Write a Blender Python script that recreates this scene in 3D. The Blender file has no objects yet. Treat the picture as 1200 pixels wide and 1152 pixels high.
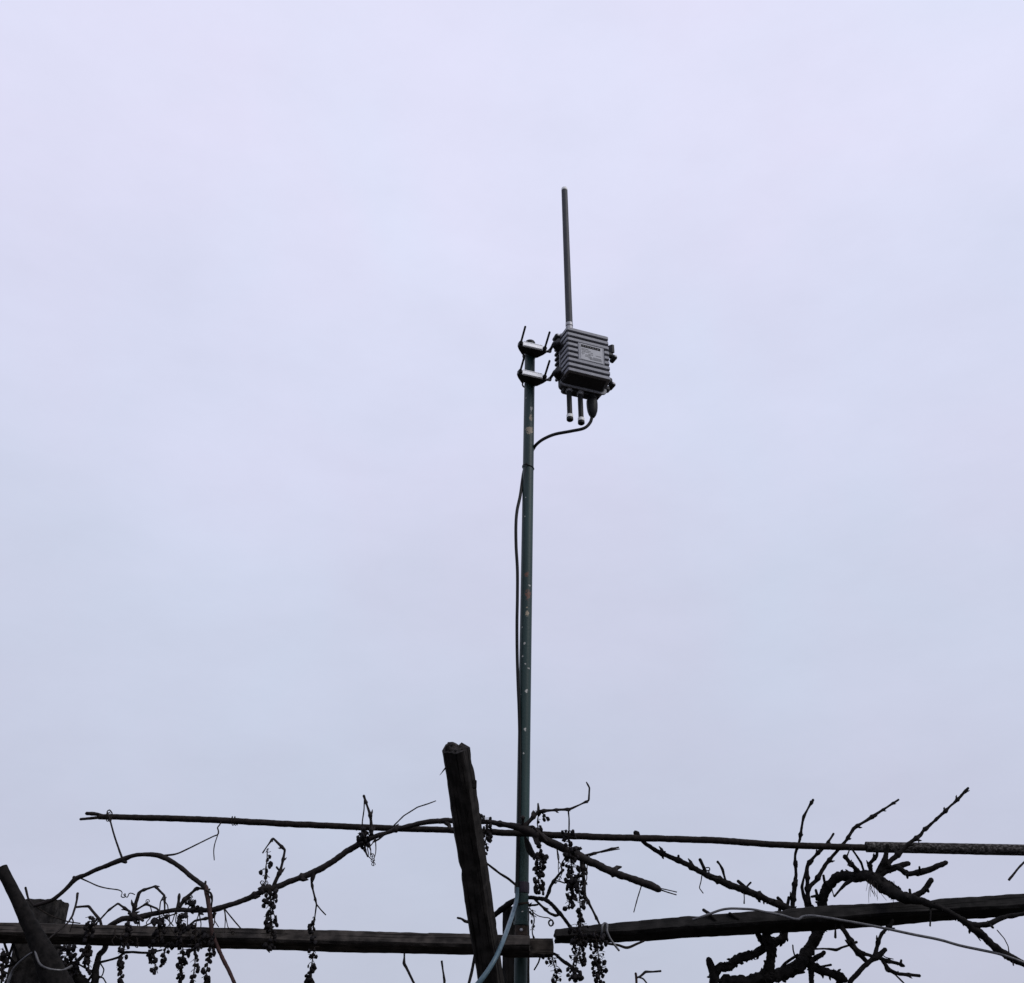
import bpy, math, random
from mathutils import Vector, Matrix, noise

scene = bpy.context.scene
COL = scene.collection
R = math.radians

# ------------------------------------------------------------------ camera
PITCH = R(30.0)
EYE = Vector((0.0, 0.0, 1.6))
FPX = 1200.0                      # focal length in pixels of the 1200 px wide photograph
cam_d = bpy.data.cameras.new('camera')
cam_d.sensor_fit = 'HORIZONTAL'
cam_d.sensor_width = 36.0
cam_d.lens = 36.0
cam_d.clip_start = 0.05
cam_d.clip_end = 5000.0
cam = bpy.data.objects.new('camera', cam_d)
COL.objects.link(cam)
cam.location = EYE
cam.rotation_euler = (R(90) + PITCH, 0, 0)
scene.camera = cam

# ------------------------------------------------------------------ sky: overcast
world = bpy.data.worlds.new('World')
scene.world = world
world.use_nodes = True
wn, wl = world.node_tree.nodes, world.node_tree.links
wn.clear()
SUN_EL, SUN_ROT = R(42), R(122)
out = wn.new('ShaderNodeOutputWorld')
bg = wn.new('ShaderNodeBackground')
bg.inputs['Strength'].default_value = 0.1
sky = wn.new('ShaderNodeTexSky')
sky.sky_type = 'NISHITA'
sky.sun_disc = False
sky.sun_elevation = SUN_EL
sky.sun_rotation = SUN_ROT
sky.dust_density = 4.0
tc = wn.new('ShaderNodeTexCoord')
sep = wn.new('ShaderNodeSeparateXYZ')
wl.new(tc.outputs['Generated'], sep.inputs[0])
nz = wn.new('ShaderNodeTexNoise')                 # slow unevenness of the cloud layer
nz.inputs['Scale'].default_value = 2.2
nz.inputs['Detail'].default_value = 2.5
nz.inputs['Roughness'].default_value = 0.45
wl.new(tc.outputs['Generated'], nz.inputs['Vector'])
wob = wn.new('ShaderNodeMath'); wob.operation = 'MULTIPLY_ADD'
wob.inputs[1].default_value = 0.30
wl.new(nz.outputs['Fac'], wob.inputs[0])
offs = wn.new('ShaderNodeMath'); offs.operation = 'SUBTRACT'
offs.inputs[1].default_value = 0.15
wl.new(sep.outputs['Z'], offs.inputs[0])
wl.new(offs.outputs[0], wob.inputs[2])
ramp = wn.new('ShaderNodeValToRGB')
ramp.color_ramp.interpolation = 'EASE'


def lin(c):
    return [((v / 255.0) / 12.92 if v / 255.0 <= 0.04045 else ((v / 255.0 + 0.055) / 1.055) ** 2.4) for v in c]


stops = [(0.0, (194, 199, 217)), (0.20, (199, 204, 224)), (0.38, (207, 212, 233)),
         (0.58, (218, 221, 244)), (0.80, (228, 229, 252)), (1.0, (232, 234, 254))]
els = ramp.color_ramp.elements
while len(els) < len(stops):
    els.new(0.5)
for e, (p, c) in zip(els, stops):
    e.position = p
    e.color = (*lin(c), 1)
wl.new(wob.outputs[0], ramp.inputs[0])
nz2 = wn.new('ShaderNodeTexNoise')                # faint cool / mauve drift
nz2.inputs['Scale'].default_value = 3.4
nz2.inputs['Detail'].default_value = 3.0
nz2.inputs['Distortion'].default_value = 0.4
wl.new(tc.outputs['Generated'], nz2.inputs['Vector'])
tint = wn.new('ShaderNodeValToRGB')
tint.color_ramp.elements[0].position = 0.36
tint.color_ramp.elements[0].color = (0.985, 1.01, 1.008, 1)
tint.color_ramp.elements[1].position = 0.64
tint.color_ramp.elements[1].color = (1.012, 0.993, 1.0, 1)
wl.new(nz2.outputs['Fac'], tint.inputs[0])
mul = wn.new('ShaderNodeMix'); mul.data_type = 'RGBA'; mul.blend_type = 'MULTIPLY'
mul.inputs['Factor'].default_value = 1.0
nz3 = wn.new('ShaderNodeTexNoise')                # fine mottling of the cloud base
nz3.inputs['Scale'].default_value = 11.0
nz3.inputs['Detail'].default_value = 5.0
nz3.inputs['Roughness'].default_value = 0.6
mp3 = wn.new('ShaderNodeMapping'); mp3.inputs['Scale'].default_value = (1, 1, 2.2)
wl.new(tc.outputs['Generated'], mp3.inputs[0]); wl.new(mp3.outputs[0], nz3.inputs['Vector'])
mr3 = wn.new('ShaderNodeMapRange'); mr3.inputs['From Min'].default_value = .25; mr3.inputs['From Max'].default_value = .75
mr3.inputs['To Min'].default_value = .978; mr3.inputs['To Max'].default_value = 1.022
wl.new(nz3.outputs['Fac'], mr3.inputs['Value'])
mot = wn.new('ShaderNodeVectorMath'); mot.operation = 'SCALE'
wl.new(ramp.outputs[0], mot.inputs[0]); wl.new(mr3.outputs[0], mot.inputs['Scale'])
wl.new(mot.outputs[0], mul.inputs[6]); wl.new(tint.outputs[0], mul.inputs[7])
sc10 = wn.new('ShaderNodeVectorMath'); sc10.operation = 'SCALE'
sc10.inputs['Scale'].default_value = 10.0         # undo the 0.1 background strength
wl.new(mul.outputs[2], sc10.inputs[0])
mixw = wn.new('ShaderNodeMix'); mixw.data_type = 'RGBA'
mixw.inputs['Factor'].default_value = 0.96        # cloud layer over the clear sky
wl.new(sky.outputs[0], mixw.inputs[6]); wl.new(sc10.outputs[0], mixw.inputs[7])
wl.new(mixw.outputs[2], bg.inputs['Color'])
wl.new(bg.outputs[0], out.inputs['Surface'])

# ------------------------------------------------------------------ sun behind the clouds
sd = bpy.data.lights.new('sun', 'SUN')
sd.energy = 1.4
sd.angle = R(25)
sd.color = (1.0, 0.97, 0.93)
sun = bpy.data.objects.new('sun', sd)
COL.objects.link(sun)
sdir = Vector((math.sin(SUN_ROT) * math.cos(SUN_EL), math.cos(SUN_ROT) * math.cos(SUN_EL), math.sin(SUN_EL)))
sun.rotation_euler = sdir.to_track_quat('Z', 'Y').to_euler()
sun.location = (0, 0, 20)

scene.view_settings.view_transform = 'Standard'
scene.view_settings.look = 'None'
scene.view_settings.exposure = 0.0
scene.view_settings.gamma = 1.0
scene.view_settings.use_curve_mapping = False

# ------------------------------------------------------------------ helpers
SP, CP = math.sin(PITCH), math.cos(PITCH)


def at(px, py, Y):
    """Point of the place seen at photograph position (px, py), Y metres ahead of the eye."""
    dx, dy = (px - 600.0) / FPX, (576.0 - py) / FPX
    d = Vector((dx, CP - dy * SP, SP + dy * CP))
    return EYE + d * (Y / d.y)


def unit(py, Y):
    """metres per photograph pixel there"""
    dy = (576.0 - py) / FPX
    return (Y / (CP - dy * SP)) / FPX


def me(name, verts, faces, mat, sharp=None, flat=False):
    m = bpy.data.meshes.new(name)
    m.from_pydata([tuple(v) for v in verts], [], faces)
    m.validate()
    m.polygons.foreach_set('use_smooth', [not flat] * len(m.polygons))
    if sharp is not None and not flat:
        m.set_sharp_from_angle(angle=R(sharp))
    m.materials.append(mat)
    m.update()
    return m


def link(name, mesh, parent=None, loc=None, rot=None):
    o = bpy.data.objects.new(name, mesh)
    COL.objects.link(o)
    if parent is not None:
        o.parent = parent
    if loc is not None:
        o.location = loc
    if rot is not None:
        o.rotation_euler = rot
    return o


def tag(o, label=None, cat=None, group=None, kind=None):
    if label: o['label'] = label
    if cat: o['category'] = cat
    if group: o['group'] = group
    if kind: o['kind'] = kind
    return o


def thing(name, label, cat, loc, group=None):
    o = bpy.data.objects.new(name, None)
    o.empty_display_size = 0.05
    COL.objects.link(o)
    o.location = loc
    return tag(o, label, cat, group)


class MB:
    """collects shapes for one mesh"""
    def __init__(s):
        s.v, s.f = [], []

    def add(s, v, f):
        b = len(s.v)
        s.v += [Vector(p) for p in v]
        s.f += [[i + b for i in q] for q in f]
        return s

    def xf(s, M):
        s.v = [M @ p for p in s.v]
        return s

    def box(s, x0, x1, y0, y1, z0, z1, bev=0.0):
        if bev <= 0:
            v = [(x, y, z) for z in (z0, z1) for y in (y0, y1) for x in (x0, x1)]
            return s.add(v, [[0, 2, 3, 1], [4, 5, 7, 6], [0, 1, 5, 4], [2, 6, 7, 3], [0, 4, 6, 2], [1, 3, 7, 5]])
        def ring(i, z):
            b = bev
            return [(x0 + i + b, y0 + i, z), (x1 - i - b, y0 + i, z), (x1 - i, y0 + i + b, z), (x1 - i, y1 - i - b, z),
                    (x1 - i - b, y1 - i, z), (x0 + i + b, y1 - i, z), (x0 + i, y1 - i - b, z), (x0 + i, y0 + i + b, z)]
        rings = [ring(bev * .7, z0), ring(0, z0 + bev), ring(0, z1 - bev), ring(bev * .7, z1)]
        return s.loft(rings)

    def loft(s, rings, cap=True):
        n = len(rings[0]); v = [p for r in rings for p in r]; f = []
        for k in range(len(rings) - 1):
            for i in range(n):
                j = (i + 1) % n
                f.append([k * n + i, k * n + j, (k + 1) * n + j, (k + 1) * n + i])
        if cap:
            f.append(list(range(n))[::-1]); f.append([(len(rings) - 1) * n + i for i in range(n)])
        return s.add(v, f)

    def lathe(s, prof, M=Matrix(), seg=16):
        """prof: (radius, z) pairs, closed with caps"""
        rings = [[M @ Vector((r * math.cos(2 * math.pi * i / seg), r * math.sin(2 * math.pi * i / seg), z)) for i in range(seg)] for r, z in prof]
        return s.loft(rings)

    def build(s, name, mat, parent=None, sharp=35, flat=False):
        return link(name, me(name, s.v, s.f, mat, sharp, flat), parent)


def axis_matrix(p0, p1):
    d = (p1 - p0).normalized()
    return Matrix.Translation(p0) @ d.to_track_quat('Z', 'Y').to_matrix().to_4x4()


def resample(P, Rd, step, sharp):
    """smooth (Catmull-Rom) or kinked polyline, evenly stepped"""
    n = len(P)
    outp, outr = [], []
    for i in range(n - 1):
        p1, p2 = P[i], P[i + 1]
        p0 = P[i - 1] if i > 0 else p1 * 2 - p2
        p3 = P[i + 2] if i + 2 < n else p2 * 2 - p1
        k = max(2, int((p2 - p1).length / step))
        for a in range(k):
            t = a / k
            if sharp:
                q = p1.lerp(p2, t)
            else:
                q = 0.5 * ((2 * p1) + (p2 - p0) * t + (2 * p0 - 5 * p1 + 4 * p2 - p3) * t * t + (3 * p1 - p0 - 3 * p2 + p3) * t ** 3)
            outp.append(q); outr.append(Rd[i] * (1 - t) + Rd[i + 1] * t)
    outp.append(P[-1]); outr.append(Rd[-1])
    if sharp:                                   # soften the kinks by one pass
        sm = [outp[0]] + [(outp[i - 1] + outp[i] * 2 + outp[i + 1]) / 4 for i in range(1, len(outp) - 1)] + [outp[-1]]
        outp = sm
    return outp, outr


def tube(mb, P, Rd, seg=7, rough=0.0, seed=0.0, freq=60.0, blunt=False):
    n = len(P)
    t0 = (P[1] - P[0]).normalized()
    u = t0.orthogonal().normalized()
    rings = []
    for i in range(n):
        t = (P[min(i + 1, n - 1)] - P[max(i - 1, 0)])
        t = t.normalized() if t.length > 1e-9 else t0
        u = (u - t * u.dot(t))
        u = u.normalized() if u.length > 1e-6 else t.orthogonal().normalized()
        w = t.cross(u)
        ring = []
        for k in range(seg):
            a = 2 * math.pi * k / seg
            d = u * math.cos(a) + w * math.sin(a)
            r = Rd[i]
            if rough:
                q = P[i] + d * r
                r *= 1 + rough * (noise.noise(q * freq + Vector((seed, seed * 1.7, 0))) + 0.6 * noise.noise(q * freq * 2.7 + Vector((seed, 0, 3))))
            ring.append(P[i] + d * r)
        rings.append(ring)
    if not blunt:                               # close the tip
        c = sum(rings[-1], Vector()) / seg
        t = (P[-1] - P[-2]).normalized()
        rings.append([c + (p - c) * 0.45 + t * Rd[-1] * 0.6 for p in rings[-1]])
    mb.loft(rings)
    return mb


RND = random.Random(7)


class Cane:
    """a woody stem along photograph points (px, py, radius_px[, Y]); remembers its path so shoots can start on it"""
    def __init__(s, pts, Y0, Y1=None, sharp=False, rough=0.18, nodes=0, seg=8, wave=0.012, mat=None, step=None, shag=0, bud=1.0, crook=.30):
        Y1 = Y0 if Y1 is None else Y1
        L = [0.0]
        for a, b in zip(pts, pts[1:]):
            L.append(L[-1] + math.hypot(b[0] - a[0], b[1] - a[1]))
        ph = RND.uniform(0, 6.28)
        P, Rr, s.samples = [], [], []
        for p, l in zip(pts, L):
            f = l / L[-1]
            Y = p[3] if len(p) > 3 else Y0 + (Y1 - Y0) * f + wave * (math.sin(ph + l / 55.0) - math.sin(ph)) * min(1, l / 40.0)
            P.append(at(p[0], p[1], Y)); Rr.append(p[2] * unit(p[1], Y)); s.samples.append((p[0], p[1], Y))
        dense = []
        for a, b in zip(s.samples, s.samples[1:]):
            dense += [tuple(a[k] + (b[k] - a[k]) * t / 8 for k in range(3)) for t in range(8)]
        s.samples = dense + [s.samples[-1]]
        st = step or 0.0035
        Q, q = resample(P, Rr, st, sharp)
        # little natural crookedness
        sd = RND.uniform(0, 90)
        for i in range(1, len(Q)):
            Q[i] = Q[i] + noise.noise_vector(Q[i] * 22 + Vector((sd, 0, 0))) * q[i] * crook
        # swollen nodes
        if nodes:
            arc, nxt = 0.0, RND.uniform(0.4, 1.0) * nodes
            bump = [0.0] * len(Q)
            for i in range(1, len(Q)):
                arc += (Q[i] - Q[i - 1]).length
                if arc > nxt:
                    nxt += nodes * RND.uniform(0.7, 1.3)
                    for j in range(max(0, i - 4), min(len(Q), i + 5)):
                        bump[j] = max(bump[j], bud * 0.5 * math.exp(-((j - i) / 1.7) ** 2))
            q = [r * (1 + b) for r, b in zip(q, bump)]
        s.mb = MB()
        tube(s.mb, Q, q, seg, rough, sd)
        if nodes:                                # pointed buds sitting on the nodes
            arc = 0
            for i in range(3, len(Q) - 3):
                if q[i] > q[i - 1] and q[i] >= q[i + 1] and q[i] > 1.25 * Rr[0] * 0 + q[max(0, i - 4)] * 1.3:
                    t = (Q[i + 1] - Q[i - 1]).normalized()
                    n = (t.orthogonal().normalized() * RND.choice((-1, 1)) + Vector((0, 0, RND.uniform(-.8, 1)))).normalized()
                    n = (n - t * n.dot(t) * 0.3).normalized()
                    b0 = Q[i] + n * q[i] * .5
                    tube(s.mb, [b0, b0 + (n + t * .5) * q[i] * .8, b0 + (n + t * .9) * q[i] * 1.35], [q[i] * .6, q[i] * .45, q[i] * .15], 5)
        for _ in range(shag):                    # loose bark strips and warts
            i = RND.randrange(2, len(Q) - 3)
            t = (Q[i + 1] - Q[i - 1]).normalized()
            n = Vector((RND.uniform(-1, 1), RND.uniform(-1, .4), RND.uniform(-1, 1)))
            n = (n - t * n.dot(t)).normalized()
            b0 = Q[i] + n * q[i] * .8
            ln = RND.uniform(.3, .95) * q[i]
            dr = (n * RND.uniform(.3, 1) + t * RND.uniform(-1.2, 1.2)).normalized()
            r0 = q[i] * RND.uniform(.16, .42)
            tube(s.mb, [b0 - dr * r0, b0 + dr * ln * .5 + n * r0 * .2, b0 + dr * ln], [r0, r0 * .85, r0 * .35], 6, .5, i)
        s.mat = mat or M['bark']
        s.Q = Q
        s.base = P[0].copy()

    def y_at(s, px, py):
        return min(s.samples, key=lambda a: (a[0] - px) ** 2 + (a[1] - py) ** 2)[2]

    def part(s, name, root):
        s.mb.xf(Matrix.Translation(-root.location))
        return s.mb.build(name, s.mat, root, sharp=60)


def shoot(parent, root, pts, name='shoot', dY=0.0, sharp=True, rough=.14, nodes=.0, mat=None, seg=6, shag=0, wave=.006, step=None):
    y0 = parent.y_at(pts[0][0], pts[0][1])
    c = Cane(pts, y0, y0 + dY, sharp=sharp, rough=rough, nodes=nodes, mat=mat or parent.mat, seg=seg, shag=shag, wave=wave, step=step)
    c.part(name, root)
    return c


# ------------------------------------------------------------------ materials
M = {}


def mat(name):
    m = bpy.data.materials.new(name)
    m.use_nodes = True
    M[name] = m
    nt = m.node_tree
    return nt, nt.nodes['Principled BSDF']


def noise_mat(name, c0, c1, scale=20, stretch=(1, 1, 1), rough=.8, bump=.3, bscale=None, metallic=0.0, detail=6, contrast=(.35, .65), spec=.4, bdist=.002):
    nt, b = mat(name)
    N, L = nt.nodes, nt.links
    t = N.new('ShaderNodeTexCoord'); mp = N.new('ShaderNodeMapping')
    mp.inputs['Scale'].default_value = stretch
    L.new(t.outputs['Object'], mp.inputs[0])
    n = N.new('ShaderNodeTexNoise'); n.inputs['Scale'].default_value = scale; n.inputs['Detail'].default_value = detail; n.inputs['Roughness'].default_value = .62
    L.new(mp.outputs[0], n.inputs['Vector'])
    r = N.new('ShaderNodeValToRGB')
    r.color_ramp.elements[0].position = contrast[0]; r.color_ramp.elements[0].color = (*c0, 1)
    r.color_ramp.elements[1].position = contrast[1]; r.color_ramp.elements[1].color = (*c1, 1)
    L.new(n.outputs['Fac'], r.inputs[0]); L.new(r.outputs[0], b.inputs['Base Color'])
    n2 = N.new('ShaderNodeTexNoise'); n2.inputs['Scale'].default_value = bscale or scale * 3; n2.inputs['Detail'].default_value = 5
    L.new(mp.outputs[0], n2.inputs['Vector'])
    bp = N.new('ShaderNodeBump'); bp.inputs['Strength'].default_value = bump; bp.inputs['Distance'].default_value = bdist
    L.new(n2.outputs['Fac'], bp.inputs['Height']); L.new(bp.outputs[0], b.inputs['Normal'])
    b.inputs['Roughness'].default_value = rough
    b.inputs['Metallic'].default_value = metallic
    b.inputs['Specular IOR Level'].default_value = spec
    return nt, b, r


def wood_mat(name, dark, light, rough=.85, lichen=None):
    nt, b, r = noise_mat(name, dark, light, scale=9, stretch=(1.2, 14, 14), rough=rough, bump=.6, bscale=14, bdist=.0016, contrast=(.3, .72), spec=.12)
    N, L = nt.nodes, nt.links
    t = N.new('ShaderNodeTexCoord')
    n = N.new('ShaderNodeTexNoise'); n.inputs['Scale'].default_value = 28; n.inputs['Detail'].default_value = 7
    L.new(t.outputs['Object'], n.inputs['Vector'])
    rr = N.new('ShaderNodeValToRGB')
    rr.color_ramp.elements[0].position = .42; rr.color_ramp.elements[0].color = (0, 0, 0, 1)
    rr.color_ramp.elements[1].position = .75; rr.color_ramp.elements[1].color = (1, 1, 1, 1)
    L.new(n.outputs['Fac'], rr.inputs[0])
    mx = N.new('ShaderNodeMix'); mx.data_type = 'RGBA'
    L.new(rr.outputs[0], mx.inputs['Factor']); L.new(r.outputs[0], mx.inputs[6])
    mx.inputs[7].default_value = (*(lichen or [v * 1.7 for v in light]), 1)
    mpc = N.new('ShaderNodeMapping'); mpc.inputs['Scale'].default_value = (1.1, 55, 55)      # drying cracks along the grain
    L.new(t.outputs['Object'], mpc.inputs[0])
    nc = N.new('ShaderNodeTexNoise'); nc.inputs['Scale'].default_value = 3.2; nc.inputs['Detail'].default_value = 3
    L.new(mpc.outputs[0], nc.inputs['Vector'])
    rc = N.new('ShaderNodeValToRGB')
    rc.color_ramp.elements[0].position = .36; rc.color_ramp.elements[0].color = (.12, .12, .12, 1)
    rc.color_ramp.elements[1].position = .43; rc.color_ramp.elements[1].color = (1, 1, 1, 1)
    L.new(nc.outputs['Fac'], rc.inputs[0])
    mc = N.new('ShaderNodeMix'); mc.data_type = 'RGBA'; mc.blend_type = 'MULTIPLY'; mc.inputs['Factor'].default_value = 1
    L.new(mx.outputs[2], mc.inputs[6]); L.new(rc.outputs[0], mc.inputs[7])
    L.new(mc.outputs[2], b.inputs['Base Color'])


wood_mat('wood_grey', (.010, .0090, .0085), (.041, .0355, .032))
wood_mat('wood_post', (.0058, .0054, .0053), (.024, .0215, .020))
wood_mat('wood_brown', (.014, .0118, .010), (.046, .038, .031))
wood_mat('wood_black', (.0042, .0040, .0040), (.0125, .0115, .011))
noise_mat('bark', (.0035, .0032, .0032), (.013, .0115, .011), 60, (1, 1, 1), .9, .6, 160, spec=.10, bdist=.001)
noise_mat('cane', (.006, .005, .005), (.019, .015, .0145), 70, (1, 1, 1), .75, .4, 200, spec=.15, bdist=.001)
noise_mat('cane_red', (.020, .010, .0095), (.045, .023, .020), 60, (1, 1, 1), .7, .4, 200, spec=.15, bdist=.001)
noise_mat('tendril', (.009, .007, .006), (.022, .017, .014), 90, (1, 1, 1), .8, .2, 200, spec=.1, bdist=.001)
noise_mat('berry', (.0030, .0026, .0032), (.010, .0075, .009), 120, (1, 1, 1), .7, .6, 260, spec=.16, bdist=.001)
noise_mat('concrete', (.010, .0095, .009), (.055, .050, .047), 34, (1, 1, 1), .95, .8, 90, bdist=.002, spec=.1, contrast=(.4, .75))
noise_mat('rebar', (.006, .005, .0048), (.020, .0155, .0135), 80, (1, 1, 1), .8, .5, 200, spec=.12, bdist=.001)
noise_mat('old_pipe', (.008, .0065, .006), (.15, .14, .135), 140, (.7, 1, 1), .85, .8, 200, contrast=(.46, .75), spec=.2, detail=8, bdist=.001)
noise_mat('wire', (.055, .055, .06), (.12, .12, .125), 60, (1, 1, 1), .5, .2, 200, metallic=.4, bdist=.001)
noise_mat('black_cable', (.0030, .0032, .004), (.0055, .006, .007), 40, (1, 1, 1), .5, .15, 150, spec=.14, bdist=.001)
noise_mat('sky_tinted_cable', (.040, .075, .10), (.075, .125, .155), 45, (1, 1, 1), .42, .2, 150, spec=.3, bdist=.001)  # sky reflection on the lower cable run put into its blue colour
noise_mat('black_plastic', (.006, .006, .007), (.011, .011, .013), 50, (1, 1, 1), .5, .2, 300, spec=.2, bdist=.001)
noise_mat('antenna_grey', (.030, .032, .038), (.045, .047, .055), 30, (1, 1, 1), .55, .15, 300, spec=.25, bdist=.001)
noise_mat('box_grey', (.20, .205, .232), (.27, .276, .308), 45, (1, 1, 1), .55, .25, 420, bdist=.0006, spec=.3)
noise_mat('box_dark', (.030, .030, .034), (.046, .046, .051), 45, (1, 1, 1), .6, .25, 420, bdist=.0006, spec=.2)  # darker copy of the box grey: groove and underside shade put into the colour
noise_mat('flange_grey', (.10, .10, .11), (.15, .15, .16), 45, (1, 1, 1), .6, .25, 420, bdist=.0006, spec=.3)
noise_mat('galvanised', (.74, .75, .77), (.90, .90, .91), 55, (1, 1, 1), .5, .15, 200, bdist=.0006)
noise_mat('steel_dark', (.012, .0125, .014), (.032, .033, .036), 60, (1, 1, 1), .55, .25, 260, spec=.2, bdist=.001)
noise_mat('alloy', (.24, .24, .26), (.40, .40, .42), 60, (1, 1, 1), .45, .2, 260, metallic=.3, bdist=.001)
noise_mat('white_ring', (.68, .68, .68), (.82, .82, .81), 60, (1, 1, 1), .5, .1, 200, bdist=.0006)
noise_mat('label_silver', (.30, .31, .345), (.34, .35, .385), 40, (1, 1, 1), .5, .05, 300, bdist=.0004)
noise_mat('label_ink', (.008, .008, .011), (.012, .012, .015), 40, (1, 1, 1), .7, .05, 300, spec=.1, bdist=.0004)
noise_mat('label_print', (.14, .145, .165), (.18, .185, .205), 40, (1, 1, 1), .6, .05, 300, bdist=.0004)
noise_mat('label_white', (.07, .07, .08), (.10, .10, .11), 40, (1, 1, 1), .6, .05, 300, bdist=.0004)
noise_mat('purple_tape', (.011, .0085, .016), (.022, .017, .028), 60, (1, 1, 1), .5, .4, 150, spec=.2, bdist=.001)
noise_mat('rust', (.018, .014, .012), (.048, .034, .026), 70, (1, 1, 1), .85, .7, 200, spec=.15, bdist=.001)
noise_mat('soil', (.022, .018, .014), (.055, .047, .036), 3, (1, 1, 1), .95, .8, 14, bdist=.03, spec=.1)

# ------------------------------------------------------------------ ground
gv, gf = [], []
ext = [-1500, -300, -60] + [x for x in range(-16, 17, 2)] + [60, 300, 1500]
for y in ext:
    for x in ext:
        near = abs(x) < 20 and abs(y) < 20
        gv.append((x, y, 0.03 * noise.noise(Vector((x * .3, y * .3, 0))) if near else 0))
n = len(ext)
for j in range(n - 1):
    for i in range(n - 1):
        gf.append([j * n + i, j * n + i + 1, (j + 1) * n + i + 1, (j + 1) * n + i])
tag(link('ground', me('ground', gv, gf, M['soil'])), kind='structure')


# ------------------------------------------------------------------ timbers
def timber(name, A, B, zdir, w, h, mat_, scales=None, step=.02, jit=.0015, ragged=(.002, .002), seed=1, per=5, chips=0, roundc=.1):
    """sawn timber from A to B. local x along it, local z as near zdir as possible; w across (y), h along z"""
    x = (B - A).normalized()
    z = (zdir - x * zdir.dot(x)).normalized()
    y = z.cross(x)
    Mx = Matrix((x, y, z)).transposed().to_4x4()
    Mx.translation = A
    L = (B - A).length
    sec = []
    cs = [(-1, -1), (1, -1), (1, 1), (-1, 1)]
    for k in range(4):
        a, b = cs[k], cs[(k + 1) % 4]
        for i in range(per):
            t = (i + .5) / per
            t = roundc * .35 + t * (1 - roundc * .7)
            p = [a[0] + (b[0] - a[0]) * t, a[1] + (b[1] - a[1]) * t]
            sec.append((p[0] * w / 2, p[1] * h / 2))
    ns = max(2, int(L / step))
    rings = []
    rr = random.Random(seed)
    dents = [(rr.uniform(0, L), rr.randrange(4 * per), rr.uniform(.01, .05), rr.uniform(.004, .010)) for _ in range(chips)]
    for i in range(ns + 1):
        f = i / ns
        X = f * L
        s = 1.0
        if scales:
            for (f0, s0), (f1, s1) in zip(scales, scales[1:]):
                if f0 <= f <= f1:
                    s = s0 + (s1 - s0) * (f - f0) / (f1 - f0)
        ring = []
        for k, (py_, pz_) in enumerate(sec):
            q = Vector((X * 5, py_ * 18, pz_ * 18 + seed * 7.3))
            nv = noise.noise_vector(q) * jit + noise.noise_vector(Vector((X * 40, py_ * 90, pz_ * 90 + seed))) * jit * .6
            d = 1.0
            for (dx, dk, dl, dd) in dents:
                kk = min(abs(k - dk), len(sec) - abs(k - dk))
                if kk <= 1 and abs(X - dx) < dl:
                    d -= dd / (w * .5) * (1 - abs(X - dx) / dl) * (1 - .4 * kk)
            rag = 0
            if i == 0: rag = -ragged[0] * (1 + 1.4 * noise.noise(Vector((py_ * 70, pz_ * 70, seed))))
            if i == ns: rag = ragged[1] * (1 + 1.4 * noise.noise(Vector((py_ * 70, pz_ * 70, seed + 9))))
            ring.append(Vector((X + rag, py_ * s * d + nv.y, pz_ * s * d + nv.z)))
        rings.append(ring)
    # end grain: inner rings so that the ends are not one flat polygon
    def endcap(r, sg):
        c = sum(r, Vector()) / len(r)
        return [c + (p - c) * .55 + Vector((sg * rr.uniform(-.003, .003), 0, 0)) for p in r]
    rings = [endcap(rings[0], -1)] + rings + [endcap(rings[-1], 1)]
    mb = MB().loft(rings)
    o = mb.build(name, mat_, None, sharp=38)
    o.matrix_world = Mx
    return o


def roll_frame(theta):
    """front face leaning back by theta (top further away) -> its up direction"""
    return Vector((0, math.sin(theta), math.cos(theta))), Vector((0, math.cos(theta), -math.sin(theta)))


# left beam: a square batten turned on its edge, seen from a little below
th = R(25)
zb, yb = roll_frame(th)
E0, E1 = at(-420, 1083.5, 3.34), at(620, 1109.5, 3.32)
off = yb * .030 + zb * .0205
beam = timber('wooden_beam', E0 + off, E1 + off, zb, .060, .041, M['wood_grey'], step=.015, jit=.0022, seed=3, chips=10)
tag(beam, 'long grey weathered beam on the left, passing in front of the green pole', 'beam')

# short block behind its end
b0, b1 = at(592, 1111, 3.43), at(647, 1111, 3.43)
block = timber('wooden_block', b0, b1, Vector((0, 0, 1)), .045, .052, M['wood_brown'], step=.008, jit=.0015, seed=11, chips=3)
tag(block, 'short brown block of wood beside the foot of the green pole', 'block')

# right beam, climbing to the right
E0, E1 = at(653, 1098, 3.30), at(1420, 1046, 3.34)
off = yb * .033 + zb * .0225
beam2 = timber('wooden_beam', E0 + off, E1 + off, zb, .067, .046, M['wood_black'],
               scales=[(0, .62), (.07, .80), (.16, .92), (.42, 1.06), (.6, .98), (1.0, .86)], step=.013, jit=.003, ragged=(.005, .004), seed=21, chips=26)
tag(beam2, 'nearly black rough beam on the right, sloping up past the vine trunk', 'beam')

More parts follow.
